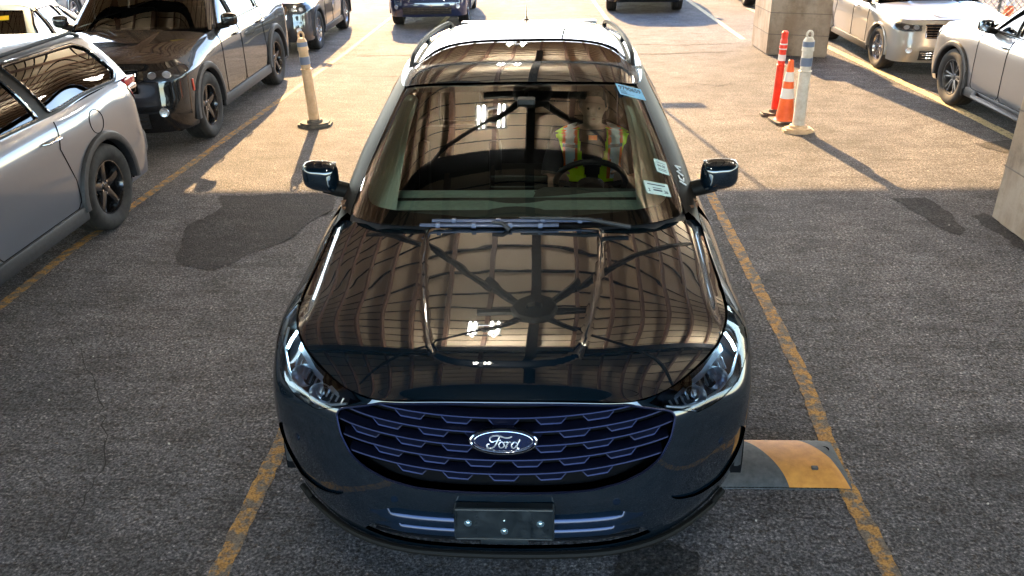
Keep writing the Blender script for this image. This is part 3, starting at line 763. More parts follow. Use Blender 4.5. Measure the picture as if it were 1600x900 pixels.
# wipers
def wiper(x0, x1, yy, zz, arm_to):
    pts = []
    for k in range(24):
        x = x0+(x1-x0)*k/23; pts.append((x, yy+.10*abs(x)**2.2, zz-.02*x*x))
    m = MB(); m.tube(pts, .0085, 8, flat=.7)
    for k in (3, 9, 15, 20): m.box(pts[k], (.02,.02,.022), bev=.003)
    o = m.build('wiper', mat('wiper_blade', (.10,.12,.19), .3, .3), hero)
    mid = pts[12]; m = MB(); m.tube([(mid[0],mid[1]-.004,mid[2]+.016), (mid[0]+(arm_to[0]-mid[0])*.6, mid[1]-.010, mid[2]+.012), arm_to], [.006,.009,.011], 8); m.build('wiper_arm', M['trim'], o)
wiper(-.372, .395, 1.172, 1.178, (.52, 1.165, 1.15)); wiper(-.425, .20, 1.146, 1.166, (-.02, 1.13, 1.15))
# cowl strip under the glass
m = MB(); x_ = np.linspace(-.80,.80,50); yb = lambda x: float(np.interp(abs(x), [0,.35,.64,.82], [1.15,1.165,1.235,1.43]))
zb_ = lambda x: float(np.interp(abs(x), [0,.35,.64,.82], [1.150,1.148,1.14,1.125]))
m.grid([[(x, yb(x)-.09, zb_(x)-.045), (x, yb(x)-.03, zb_(x)-.035), (x, yb(x)+.03, zb_(x)-.004)] for x in x_]); m.build('cowl', M['trim'], hero)
# ---- inside
inn = M['interior']; M['cloth'] = mat('pillar_cloth', (.60,.85,.76), .85); M['pad'] = noisy(mat('dash_pad', rough=.6), 30, [(.42,.62,.56),(.55,.80,.72)])
def gpt(x, y, z): return (x, y, z)
m = MB(); rows_ = []
for y, z in ((1.30,1.135),(1.42,1.128),(1.60,1.115),(1.74,1.105),(1.80,1.07),(1.82,.95),(1.84,.80)):
    hw = min(.80, .60+.55*(y-1.28)) if y < 1.7 else .80
    rows_.append([(x*hw, y+.05*(x**2), z+.012*math.cos(x*3)+(.028 if x > .15 and y > 1.7 and y < 1.83 else 0)) for x in np.linspace(-1, 1, 25)])
m.grid(rows_); m.build('dashboard', inn, hero)
m = MB(); m.grid([[(x*.74, y, z+.010) for x in np.linspace(-1, 1, 20)] for y, z in ((1.62,1.12),(1.70,1.118),(1.78,1.105))]); m.grid([[(x*.74, y, z+.008) for x in np.linspace(-1, 1, 20)] for y, z in ((1.42,1.13),(1.50,1.127),(1.59,1.118))])
m.build('dash_pad', M['pad'], hero)
m = MB(); m.box((.0,1.84,1.12),(.30,.03,.11), rx=-.2, bev=.012); m.build('centre_screen', M['gloss_black'], hero)
for sg in (1, -1):
    m = MB(); rings = []
    for j in range(14):
        t = gt*(.02+.95*j/13); S = np.array([gs[3]-.27+.13*(j/13)**.7, gs[3]-.15, gs[3]-.03, gs[3]+.06]); P = GN.ev(S, np.full(4, t), sg); n = GN.nrm(S, np.full(4, t), sg)
        rings.append([tuple(p-q*o_) for p, q, o_ in zip(P, n, (.075,.05,.035,.04))])
    m.grid(rings); m.build('pillar_trim', M['cloth'], hero)
m = MB(); hd = [[tuple(roof_ev(s_, t)[0]-np.array([0,0,.055])) for s_ in np.linspace(-.58,.58,14)] for t in np.linspace(.06, .30, 4)]; m.grid(hd)
for a_, b_ in ((-.60,-.46),(.46,.60)): m.grid([[tuple(roof_ev(s_, t)[0]-np.array([0,0,.055])) for s_ in np.linspace(a_,b_,5)] for t in np.linspace(.28, 2.1, 14)])
m.grid([[tuple(roof_ev(s_, t)[0]-np.array([0,0,.055])) for s_ in np.linspace(-.58,.58,14)] for t in np.linspace(1.9, 2.12, 4)]); m.build('headliner', mat('headliner', (.16,.17,.16), .9), hero)
for sg in (1, -1):
    m = MB(); m.box((sg*.36, 2.12, 1.575), (.40,.11,.014), rx=.10, bev=.005); m.build('sun_visor', inn, hero)
m = MB(); m.box((.04,1.98,1.500),(.24,.022,.06), bev=.01); m.cyl((.04,1.985,1.51),(.04,1.97,1.58),.01); m.box((.04,1.90,1.54),(.09,.08,.05), bev=.012); m.build('inside_mirror', M['interior_dark'], hero)
def seat(x, y):
    m = MB()
    m.box((x, y+.05, .56), (.50,.52,.15), rx=.08, bev=.05); m.box((x, y+.40, .88), (.48,.14,.62), rx=-.25, bev=.05); m.box((x, y+.52, 1.29), (.26,.10,.19), rx=-.15, bev=.04)
    m.box((x-.22, y+.34, .86), (.07,.2,.5), rx=-.25, bev=.03); m.box((x+.22, y+.34, .86), (.07,.2,.5), rx=-.25, bev=.03)
    return m.build('seat', M['interior_dark'], hero)
seat(.40, 2.38); seat(-.40, 2.38)
m = MB(); m.box((0,3.42,.62),(1.3,.5,.16), bev=.05); m.box((0,3.72,.92),(1.3,.14,.60), rx=-.25, bev=.05)
for x in (-.4,0,.4): m.box((x,3.82,1.26),(.24,.09,.14), bev=.03)
m.build('rear_seat', M['interior_dark'], hero)
m = MB(); SWF = frame((.38, 2.02, 1.075), (0, .80, .60)); m.tube([(.188*math.cos(2*math.pi*k/40), .188*math.sin(2*math.pi*k/40), 0) for k in range(41)], .016, 10, cap=False)
m.tube([(-.17,0,0),(-.07,-.005,-.02)], .014, 6, flat=.6); m.tube([(.17,0,0),(.07,-.005,-.02)], .014, 6); m.tube([(0,-.17,0),(0,-.06,-.02)], .014, 6); m.lathe([(.001,.0),(.055,-.003),(.075,-.015),(.07,-.05),(.001,-.05)], n=24)
M['leather'] = noisy(mat('wheel_leather', rough=.4), 60, [(.012,.012,.013),(.03,.03,.032)], bump=.1)
m.build('steering_wheel', M['leather'], hero, tf=SWF)
# stickers on the windshield
def g_at(x, y):
    s_, t = GN.inv([(abs(x), y)], [0, 1], (0, gs[4]))[0]; sg = 1 if x >= 0 else -1
    p = GN.ev(s_, t, sg)[0]; n = GN.nrm(s_, t, sg)[0]; return p+n*.0015, n
M['sticker'] = mat('sticker_paleblue', (.12,.36,.62), .5); M['sticker_w'] = mat('sticker_pale', (.38,.55,.56), .5); M['ink'] = mat('ink', (.01,.02,.05), .6); M['white_ink'] = mat('white_marker', (.75,.75,.75), .6)
def sticker(x, y, w_, h_, mm, draw, roll=0.):
    p, n = g_at(x, y); F = frame_x(p, n) @ Matrix.Rotation(roll, 4, 'Z')
    m = MB(); m.box((0,0,.0004),(w_,h_,.0008)); o = m.build('sticker', mm, hero, tf=F)
    draw(o, F); return o
T = Matrix.Translation
def d1_(o, F):
    text_mesh('9790659', .041, 'number', M['ink'], o, F @ T((0,.016,.0012)), ext=.0003)
    m = MB()
    for k in range(4): m.box((-.052, -.006-.007*k, .0012), (.040, .0022, .0003))
    m.box((-.03,-.030,.0012),(.085,.002,.0003)); m.build('small_print', M['ink'], o, tf=F)
def d2_(o, F):
    text_mesh('04-25', .020, 'date', M['ink'], o, F @ T((0,.004,.0012)), ext=.0003)
    m = MB(); m.box((0,.024,.0012),(.05,.003,.0003)); m.box((0,-.018,.0012),(.05,.004,.0003)); m.box((0,-.028,.0012),(.05,.003,.0003)); m.build('small_print', M['ink'], o, tf=F)
def d3_(o, F):
    text_mesh('2', .024, 'month', M['ink'], o, F @ T((-.048,-.016,.0012)), ext=.0003); text_mesh('26', .024, 'year', M['ink'], o, F @ T((.045,-.016,.0012)), ext=.0003)
    m = MB(); m.box((0,.022,.0012),(.10,.006,.0003)); m.box((0,.002,.0012),(.05,.004,.0003)); m.box((0,-.012,.0012),(.05,.009,.0003)); m.build('small_print', M['ink'], o, tf=F)
# (x, y) of the stickers on the glass
sticker(.578, 2.045, .166, .088, M['sticker'], d1_, roll=R(17))
sticker(.70, 1.60, .078, .088, M['sticker_w'], d2_, roll=R(8))
sticker(.665, 1.44, .135, .078, M['sticker_w'], d3_, roll=R(11))
p, n = g_at(.80, 1.66); F = frame_x(p+n*.001, n) @ Matrix.Rotation(R(100), 4, 'Z') @ Matrix.Scale(1.25, 4)
m = MB(); q = .001
for pts in ([(-.055,-.018),(-.052,.018)], [(-.020,.016),(-.036,.012),(-.038,-.010),(-.018,-.016)], [(-.005,-.018),(.003,.018),(.018,-.008),(.032,.018),(.042,-.018)]):
    m.tube([(a, b, 0) for a, b in pts], .0028, 6)
m.build('marker_writing', M['white_ink'], hero, tf=F)
# dry leaves caught at the ends of the cowl
M['leaf'] = noisy(mat('dry_leaf', rough=.8), 40, [(.08,.035,.02),(.20,.10,.05)])
for sg, lab in ((1, 'brown dry leaves caught beside the windshield corner under the inspection stickers'), (-1, 'brown dry leaves caught at the windshield corner below the mirror at picture left')):
    m = MB()
    for k in range(9):
        c = Vector((CAR[0]+sg*random.uniform(.835,.875), CAR[1]+random.uniform(1.44,1.53), random.uniform(1.130,1.15))); a = Vector([random.uniform(-1,1) for _ in range(3)]).normalized()*.014; b = a.orthogonal().normalized()*.009
        m.add([c-a, c-b, c+a, c+b, c-a*.2+Vector((0,0,.002))], [(0,1,4),(1,2,4),(2,3,4),(3,0,4)], False)
    tag(m.build('dry_leaves', M['leaf']), lab, 'leaves', 'dry leaves on the middle car')

# ------------------------------------------------------------------ driver
dr = None
def person():
    px = .41
    bm = MB()
    def limb(pts, rs, n=14, flat=1.): C = curve(np.array(pts), 5*len(pts)); rr_ = np.interp(np.linspace(0, 1, len(C)), np.linspace(0, 1, len(rs)), rs); bm.tube([tuple(c) for c in C], list(rr_), n, flat=flat)
    def ball(c, r, sc=(1,1,1)):
        b = bmesh.new(); bmesh.ops.create_uvsphere(b, u_segments=20, v_segments=14, radius=r); bmesh.ops.scale(b, vec=sc, verts=b.verts); bmesh.ops.translate(b, vec=c, verts=b.verts); b.verts.index_update()
        bm.add([v.co for v in b.verts], [[v.index for v in f.verts] for f in b.faces]); b.free()
    # torso as stacked ellipses
    secs = [(.60,2.66,.17,.13),(.72,2.655,.17,.125),(.85,2.64,.165,.12),(.98,2.62,.175,.12),(1.10,2.595,.19,.12),(1.18,2.58,.19,.10),(1.225,2.57,.13,.075),(1.25,2.565,.065,.06)]
    rings = [[(px+a*math.copysign(abs(math.cos(q))**.85, math.cos(q)), y+b*math.sin(q), z) for q in np.linspace(0, 2*math.pi, 33)[:-1]] for z, y, a, b in secs]
    V = [p for r_ in rings for p in r_]; n = 32; Fc = [(i*n+k, i*n+(k+1)%n, (i+1)*n+(k+1)%n, (i+1)*n+k) for i in range(len(rings)-1) for k in range(n)]+[tuple(range(n))[::-1], tuple(range((len(rings)-1)*n, len(rings)*n))]
    bm.add(V, Fc)
    limb([(px,2.57,1.20),(px,2.545,1.27),(px,2.53,1.32)], [.062,.054,.056])
    # head: skull, jaw, nose, brow, ears, chin
    ball((px,2.515,1.385), .086, (.90,1.12,1.10)); ball((px,2.475,1.335), .058, (.95,1.0,1.05)); ball((px,2.445,1.300), .030, (1.1,.8,.8))
    limb([(px,2.428,1.385),(px,2.408,1.355),(px,2.425,1.345)], [.011,.017,.014], 8)
    for sg in (-1, 1):
        ball((px+sg*.030,2.438,1.392), .016, (1.2,.6,.6)); ball((px+sg*.079,2.52,1.37), .026, (.35,.7,1.1)); ball((px+sg*.030,2.436,1.374), .012, (1.2,.5,.7))
        limb([(px+sg*.17,2.58,1.165),(px+sg*.235,2.50,1.03),(px+sg*.25,2.42,.93)], [.062,.052,.044])
        limb([(px+sg*.25,2.42,.93),(px+sg*.215,2.28,.98),(px+sg*.165,2.13,1.055)], [.044,.040,.027])
        # palm over the rim, five fingers curled round it
        W = Vector((px-.03+sg*.165, 2.075, 1.085)); limb([(px+sg*.165,2.14,1.05), tuple(W+Vector((0,.03,.012)))], [.027,.036], 12, .6)
        for k in range(4):
            o_ = Vector((0, -.004*k, .020*(k-1.5))); b0 = W+o_+Vector((0,.02,.015)); L_ = (.9,1.,.95,.78)[k]
            limb([b0, b0+Vector((-sg*.018,-.026,.010))*L_, b0+Vector((-sg*.034,-.040,-.008))*L_, b0+Vector((-sg*.030,-.040,-.028))*L_], [.0105,.0095,.009,.008], 8)
        limb([W+Vector((0,.03,.01)), W+Vector((-sg*.025,.035,.018)), W+Vector((-sg*.042,.02,.022)), W+Vector((-sg*.05,.0,.020))], [.013,.012,.0105,.009], 8)
        limb([(px+sg*.09,2.64,.62),(px+sg*.13,2.36,.70),(px+sg*.14,2.12,.71)], [.095,.08,.062])
        limb([(px+sg*.14,2.12,.71),(px+sg*.13,1.93,.55),(px+sg*.12,1.78,.38)], [.062,.055,.040])
        limb([(px+sg*.12,1.80,.36),(px+sg*.12,1.66,.36)], [.045,.038])
    sk = noisy(mat('skin', (.45,.28,.21), .55), 12, [(.38,.24,.18),(.48,.32,.24)])
    ob = bm.build('person', sk); 
    md = ob.modifiers.new('fuse', 'REMESH'); md.mode = 'VOXEL'; md.voxel_size = .007; md.use_smooth_shade = True
    ms = ob.modifiers.new('soft', 'SMOOTH'); ms.factor = .5; ms.iterations = 3
    dg = bpy.context.evaluated_depsgraph_get(); me = bpy.data.meshes.new_from_object(ob.evaluated_get(dg)); ob.modifiers.clear(); ob.data = me
    if not me.materials: me.materials.append(sk)
    ob.location = (CAR[0], CAR[1], 0)
    tag(ob, 'person seated behind the steering wheel in a lime and orange reflective vest', 'person')
    # clothes: shirt with sleeves, trousers, hair, vest
    def shell(name, secs_, m_, arms=None, grow=.008):
        q = MB(); rr2 = [[(px+(a+grow)*math.copysign(abs(math.cos(u))**.85, math.cos(u)), y+(b+grow)*math.sin(u), z) for u in np.linspace(0, 2*math.pi, 41)] for z, y, a, b in secs_]
        q.grid(rr2)
        if arms: 
            for pts, rs in arms:
                C = curve(np.array(pts), 16); q.tube([tuple(c) for c in C], list(np.interp(np.linspace(0,1,16), np.linspace(0,1,len(rs)), rs)), 16, cap=False)
        return q.build(name, m_, ob)
    shirt_m = noisy(mat('dark_shirt', rough=.9), 200, [(.02,.02,.022),(.035,.035,.04)])
    ar = [([(px+sg*.165,2.58,1.17),(px+sg*.225,2.515,1.05),(px+sg*.245,2.45,.965)], [.070,.064,.060]) for sg in (-1, 1)]
    shell('shirt', secs[:7]+[(1.238,2.568,.085,.065)], shirt_m, ar)
    tr = MB()
    for sg in (-1, 1):
        C = curve(np.array([(px+sg*.09,2.66,.62),(px+sg*.13,2.36,.70),(px+sg*.14,2.12,.715),(px+sg*.13,1.93,.55),(px+sg*.12,1.80,.40)]), 24); tr.tube([tuple(c) for c in C], list(np.interp(np.linspace(0,1,24), [0,.4,.6,1], [.108,.09,.075,.058])), 16, cap=False)
    tr.build('trousers', mat('jeans', (.03,.045,.09), .9), ob)
    hr = MB(); G = []
    for j in range(12):
        v = j/11*math.pi*.56; G.append([(px+.084*math.sin(v)*math.cos(u), 2.525+.103*math.sin(v)*math.sin(u)*1.0, 1.390+.101*math.cos(v)) for u in np.linspace(0, 2*math.pi, 33)])
    G = [[p if (p[1] > 2.455 or p[2] > 1.44) else (p[0], 2.46+(p[1]-2.46)*.3, max(p[2], 1.43)) for p in r_] for r_ in G]
    hr.grid(G); hr.build('hair', noisy(mat('grey_hair', rough=.9), 120, [(.05,.045,.04),(.14,.13,.12)], bump=.6, bscale=300), ob)
    lime = mat('vest_lime', (.62,1.0,.0), .7); org = mat('vest_orange', (1.0,.22,.02), .7); sil = mat('vest_silver', (.80,.92,1.0), .4); gry = mat('vest_grey_band', (.12,.14,.15), .5)
    for q in (lime, org):
        pass
    ve = MB(); secv = [(.93,2.63,.215,.175),(1.0,2.62,.22,.172),(1.08,2.60,.225,.164),(1.15,2.585,.228,.150),(1.20,2.575,.222,.130),(1.235,2.57,.165,.095),(1.25,2.568,.115,.078)]
    Z = np.linspace(.93, 1.25, 34); A_ = [np.interp(Z, [s_[0] for s_ in secv], [s_[i] for s_ in secv]) for i in (1, 2, 3)]
    U = np.linspace(0, 2*math.pi, 181)
    P = np.array([[(px+a*math.copysign(abs(math.cos(u))**.8, math.cos(u)), y+b*math.sin(u)+.004*math.sin(u*17+z*23), z) for u in U] for z, y, a, b in zip(Z, *A_)])
    base = len(ve.v); ve.v += [tuple(p) for p in P.reshape(-1, 3)]
    for j in range(len(Z)-1):
        for i in range(len(U)-1):
            c = (P[j, i]+P[j+1, i+1])/2; x = c[0]-px; z = c[2]; front = c[1] < A_[0][j]; ax = abs(x)
            if front and ax < np.interp(z, [.95,1.10,1.24], [.035,.065,.085]): continue
            if not front and z > 1.20 and ax < .10: continue
            if z < 1.14 and ax > .205 and z > 1.02: continue
            mi = 0; cx_ = .132 if front else .12
            if z > (1.02 if x < 0 else .95):
                if abs(ax-cx_) < .026: mi = 2
                elif abs(ax-cx_) < .044: mi = 1
                if abs(z-1.155) < .010 and abs(ax-cx_) < .044: mi = 3
            a = base+j*len(U)+i; ve.f.append((a, a+1, a+len(U)+1, a+len(U))); ve.sm.append(True); ve.mi.append(mi)
    o = ve.build('safety_vest', [lime, org, sil, gry], ob)
    so = o.modifiers.new('thick', 'SOLIDIFY'); so.thickness = .004
    for sg in (-1, 1):
        e2 = MB(); e2.lathe([(.001,.0045),(.006,.003),(.0085,-.002)], n=12); e2.build('eye', mat('eye', (.05,.04,.035), .2) if sg < 0 else bpy.data.materials['eye'], ob, tf=frame((px+sg*.030, 2.4285, 1.379), (0,-1,0)))
    mo = MB(); mo.tube([(px-.022,2.428,1.322),(px,2.419,1.320),(px+.022,2.428,1.322)], [.002,.0045,.002], 6); mo.build('mouth', mat('lips', (.30,.12,.10), .5), ob)
    m2 = MB(); m2.box((px-.0, 2.462, 1.20), (.05,.006,.028), rx=-.4, bev=.002); m2.build('collar_patch', org, ob)
person()

# ------------------------------------------------------------------ ground
def ground_mat():
    m = mat('asphalt', (.1,.1,.1), .9, 0, .25); N, L, b = nodes(m)
    tc = N.new('ShaderNodeTexCoord')
    def noise(s, d=6, r=.6): n = N.new('ShaderNodeTexNoise'); n.inputs['Scale'].default_value = s; n.inputs['Detail'].default_value = d; n.inputs['Roughness'].default_value = r; L.new(tc.outputs['Object'], n.inputs['Vector']); return n
    def ramp(src, ps): 
        c = N.new('ShaderNodeValToRGB'); L.new(src, c.inputs[0]); e = c.color_ramp.elements
        e[0].position, e[0].color = ps[0][0], (*ps[0][1], 1); e[1].position, e[1].color = ps[-1][0], (*ps[-1][1], 1)
        for p, q in ps[1:-1]: x = e.new(p); x.color = (*q, 1)
        return c
    big = noise(.55, 5); mid = noise(3.2, 6, .65); fine = noise(70, 4, .7)
    vo = N.new('ShaderNodeTexVoronoi'); vo.inputs['Scale'].default_value = 95; L.new(tc.outputs['Object'], vo.inputs['Vector'])
    c1 = ramp(big.outputs['Fac'], [(.35,(.090,.094,.108)),(.65,(.148,.152,.170))])
    c2 = ramp(fine.outputs['Fac'], [(.33,(.16,.16,.17)),(.50,(.85,.85,.87)),(.67,(2.3,2.2,2.1))])
    c3 = ramp(mid.outputs['Fac'], [(.35,(.72,.70,.68)),(.62,(1.12,1.10,1.08))])
    c4 = ramp(vo.outputs['Color'], [(.0,(.55,.55,.57)),(.75,(1.05,1.04,1.02)),(.97,(2.1,2.0,1.9))])
    def mul(a, b_): x = N.new('ShaderNodeMix'); x.data_type = 'RGBA'; x.blend_type = 'MULTIPLY'; x.inputs[0].default_value = 1; x.clamp_result = False; L.new(a, x.inputs[6]); L.new(b_, x.inputs[7]); return x.outputs[2]
    mp = N.new('ShaderNodeMapping'); mp.inputs['Scale'].default_value = (.45,1.5,1); L.new(tc.outputs['Object'], mp.inputs['Vector']); bl = noise(5.5, 8, .78); L.new(mp.outputs[0], bl.inputs['Vector'])
    c5 = ramp(bl.outputs['Fac'], [(.36,(.62,.57,.54)),(.47,(.90,.88,.86)),(.62,(1.10,1.09,1.08))])
    sp = noise(30, 3, .8); c6 = ramp(sp.outputs['Fac'], [(.36,(.46,.38,.31)),(.46,(.94,.92,.90)),(.63,(1.22,1.21,1.2))])
    col = mul(mul(mul(mul(mul(c1.outputs[0], c2.outputs[0]), c3.outputs[0]), c4.outputs[0]), c5.outputs[0]), c6.outputs[0])
    L.new(col, b.inputs['Base Color'])
    bp = N.new('ShaderNodeBump'); bp.inputs['Strength'].default_value = .55; bp.inputs['Distance'].default_value = .012
    ad = N.new('ShaderNodeMath'); ad.operation = 'MULTIPLY_ADD'; ad.inputs[1].default_value = .6
    L.new(vo.outputs['Distance'], ad.inputs[0]); L.new(fine.outputs['Fac'], ad.inputs[2]); L.new(ad.outputs[0], bp.inputs['Height']); L.new(bp.outputs[0], b.inputs['Normal'])
    return m
M['asphalt'] = ground_mat()
g = MB(); g.grid([[(x, y, 0) for y in (-400, -20, 0, 10, 20, 60, 400)] for x in (-400, -20, 0, 20, 400)])
tag(g.build('ground', M['asphalt'], recalc=False), kind='structure')
def worn(name, col, base=(.15,.13,.12), wear=.5, scale=14):
    m = mat(name, col, .8, 0, .3); N, L, b = nodes(m)
    tc = N.new('ShaderNodeTexCoord'); a = N.new('ShaderNodeTexNoise'); a.inputs['Scale'].default_value = scale; a.inputs['Detail'].default_value = 8; a.inputs['Roughness'].default_value = .68
    L.new(tc.outputs['Object'], a.inputs['Vector'])
    r = N.new('ShaderNodeValToRGB'); e = r.color_ramp.elements; e[0].position = wear-.04; e[0].color = (*base, 1); e[1].position = wear+.05; e[1].color = (*col, 1)
    L.new(a.outputs['Fac'], r.inputs[0])
    f = N.new('ShaderNodeTexNoise'); f.inputs['Scale'].default_value = 120; L.new(tc.outputs['Object'], f.inputs['Vector'])
    r2 = N.new('ShaderNodeValToRGB'); r2.color_ramp.elements[0].position = .35; r2.color_ramp.elements[0].color = (.5,.48,.46,1); r2.color_ramp.elements[1].position = .6; r2.color_ramp.elements[1].color = (1.15,1.15,1.15,1)
    L.new(f.outputs['Fac'], r2.inputs[0])
    x = N.new('ShaderNodeMix'); x.data_type = 'RGBA'; x.blend_type = 'MULTIPLY'; x.inputs[0].default_value = 1; L.new(r.outputs[0], x.inputs[6]); L.new(r2.outputs[0], x.inputs[7]); L.new(x.outputs[2], b.inputs['Base Color'])
    bp = N.new('ShaderNodeBump'); bp.inputs['Strength'].default_value = .5; bp.inputs['Distance'].default_value = .006; L.new(f.outputs['Fac'], bp.inputs['Height']); L.new(bp.outputs[0], b.inputs['Normal'])
    return m
M['yellow'] = worn('worn_yellow_paint', (.40,.21,.055), (.15,.125,.10), .50)
M['pale_line'] = worn('worn_pale_paint', (.62,.50,.28), (.22,.18,.14), .42)
def stripe(pts, wd, m, z=.004, name='lane_line'):
    q = MB(); n = len(pts); V = []
    rnd_ = random.Random(len(pts)*17+int(pts[0][0]*10))
    P = dens([np.array(p) for p in pts], .05, closed=False)
    rows = []
    for i, p in enumerate(P):
        t = P[min(i+1, len(P)-1)]-P[max(i-1, 0)]; t = t/np.linalg.norm(t); nn = np.array([-t[1], t[0]])
        a, b = wd/2+rnd_.uniform(-.006, .006), wd/2+rnd_.uniform(-.006, .006)
        rows.append([(p[0]+nn[0]*a, p[1]+nn[1]*a, z), (p[0]-nn[0]*b, p[1]-nn[1]*b, z)])
    q.grid(rows, smooth=False, flip=True); o = q.build(name, m, recalc=False); tag(o, kind='structure'); return o
stripe([(-1.35,-2),(-1.36,3),(-1.37,7.8)], .085, M['yellow'])
stripe([(1.43,-2),(1.37,3.4),(1.43,4.2),(1.44,7.9)], .085, M['yellow'])
stripe([(-3.68,1.0),(-3.76,6.0),(-3.62,10),(-3.45,14.5),(-3.35,21)], .085, M['yellow'])
stripe([(3.38,15.5),(3.22,20.8),(3.0,27)], .10, M['pale_line'])
stripe([(4.98,8.2),(4.86,10.9),(4.60,14.6),(4.3,19.5)], .13, M['pale_line'])
stripe([(-2.3,15.8),(-2.2,17.6),(-2.1,21)], .09, M['pale_line'])
stripe([(1.2,17.3),(1.05,20.5),(.9,24)], .09, M['pale_line'])

# ------------------------------------------------------------------ canopy
HC = 4.25
M['deck'] = noisy(mat('canopy_deck', rough=.75), .9, [(.66,.49,.29), (.80,.62,.40)], bump=.05)
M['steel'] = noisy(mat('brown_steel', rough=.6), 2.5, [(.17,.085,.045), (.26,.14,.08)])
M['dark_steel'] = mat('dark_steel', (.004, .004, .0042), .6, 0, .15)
can = thing('canopy', 'ribbed steel roof mirrored in the middle car, its edge casting the shade line', 'canopy', (0, 0, 0))
X0, X1, Y0, Y1 = -24, 24, -7, 16.22
m = MB(); 
m.box(((X0+X1)/2, (2.6+Y1)/2, HC+.10), (X1-X0, Y1-2.6, .06)); m.build('roof_deck', M['deck'], can)
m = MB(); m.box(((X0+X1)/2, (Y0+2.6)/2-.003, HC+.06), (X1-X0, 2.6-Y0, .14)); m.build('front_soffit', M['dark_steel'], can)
m = MB()
y = 2.9
while y < Y1-.1: m.box((0, y, HC+.062), (X1-X0, .012, .02)); y += .30
m.build('deck_joint', M['dark_steel'], can)
m = MB(); x = -.09-.5*24
while x < 12.2: m.box((x, (2.6+Y1)/2, HC+.02), (.05, Y1-2.64, .11)); x += .5
m.build('purlin', M['steel'], can)
for y in (4.62, 10.3, Y1-.12):
    m = MB(); m.box((0, y, HC-.14), (X1-X0, .022, .26)); m.box((0, y, HC-.285), (X1-X0, .2, .022)); m.box((0, y, HC-.02), (X1-X0, .2, .022)); m.build('beam', M['dark_steel'], can)
# rig with eight arms over the car
rg = thing('overhead_rig', 'black octagonal hub with thin radiating arms under the canopy, mirrored in the windshield and hood', 'rig', (-.09, 5.52, HC-.76))
m = MB(); m.lathe([(.001,.06),(.20,.06),(.225,.03),(.225,-.06),(.20,-.09),(.085,-.09),(.08,-.03),(.001,-.03)], n=8, smooth=False); m.cyl((0,0,.06),(0,0,.80),.04); m.build('hub', M['dark_steel'], rg)
for a in (42, 138, 222, 318):
    m = MB(); c, s_ = math.cos(R(a)), math.sin(R(a)); m.tube([(c*.15, s_*.15, 0), (c*.6, s_*.7, .0)], .045, 8); m.tube([(c*.55, s_*.55, 0), (c*3.4, s_*3.4, .20)], .028, 8); m.build('arm', M['dark_steel'], rg)
for a in (0, 180):
    m = MB(); m.box((.36*math.cos(R(a)), 0, 0), (.34, .07, .05)); m.build('arm', M['dark_steel'], rg)
m = MB(); m.box((.0, 1.4, .10), (.10, 8.5, .10)); m.cyl((0,5.2,.1),(0,5.2,.74),.03); m.cyl((0,-2.2,.1),(0,-2.2,.74),.03); m.build('boom', M['dark_steel'], rg)
M['tube_on'] = mat('lit_tube', (.9,.9,.85), .4, emis=(1,.96,.80), estr=26)
M['added_uplight'] = mat('added_uplight_glow', (.9,.9,.85), .4, emis=(.96,.98,1.), estr=58)  # glow of the added upward tubes
M['fixture'] = mat('fixture_grey', (.10,.10,.10), .5)
lf = thing('ceiling_light', 'twin-tube light mirrored in the windshield of the middle car', 'light', (-.55, 5.2, HC-.66), 0, 'fluorescent lights under the canopy')
m = MB(); m.box((-.11,0,.02),(.115,.48,.04)); m.box((.11,0,.02),(.115,.48,.04)); m.box((0,.2,.05),(.36,.04,.03)); m.box((0,-.2,.05),(.36,.04,.03)); m.build('housing', M['fixture'], lf)
for xx in (-.138,-.082,.082,.138):
    m = MB(); m.cyl((xx,-.22,-.02),(xx,.22,-.02),.0085,n=10); m.build('tube', M['tube_on'], lf)
for xx in (-.11,.11):
    m = MB(); m.cyl((xx,-.22,.065),(xx,.22,.065),.018,n=10); m.build('added_up_tube', M['added_uplight'], lf)  # upward tubes added only to brighten the deck above
LL = iter(['twin-tube light mirrored in the roof of the middle car','twin-tube light farther along the lane than the one over the roof','twin-tube light over the right line of the lane, nearer the camera','twin-tube light over the right line of the lane, farther back','twin-tube light over the silver suv','twin-tube light over the black suv','twin-tube light beyond the right concrete pillar','twin-tube light over the space in front of the white suv','twin-tube light above the tan delineator post','twin-tube light mirrored in the front edge of the hood'])
for (x, y) in ((-.45, 8.6), (-.5, 12.6), (2.9, 4.9), (3.1, 9.5), (-6.0, 5.4), (-6.2, 8.8), (6.2, 5.2), (6.2,9.2), (-3.2,12.4), (-.6, 1.2)):
    copy_tree(lf, None, (x, y, HC-.66), label=next(LL))

# ------------------------------------------------------------------ other vehicles
def paint(name, col, metal=.5, rough=.32, c_ior=1.6):
    m = mat(name, col, rough, metal, .15 if metal < .05 else .4, coat=1., coat_rough=.02); nodes(m)[2].inputs['Coat IOR'].default_value = c_ior; return m
M['silver'] = paint('paint_silver', (.13,.14,.17), .35); M['black'] = paint('paint_black', (.003,.003,.004), 0., .5, 1.65)
M['navy'] = paint('paint_navy', (.012,.02,.07), .3, .3, 1.9); M['teal'] = mat('paint_pale_teal', (.10,.20,.25), .5, .1, .2)
M['cream'] = paint('paint_white', (.30,.28,.25), .1); M['grey'] = paint('paint_grey', (.17,.18,.20), .4); M['char'] = paint('paint_charcoal', (.03,.033,.04), .3, .3, 1.9)
M['tail'] = mat('tail_lens', (.35,.01,.02), .15, 0, .7, coat=1.); M['amber'] = mat('amber_lens', (.6,.06,.03), .3)
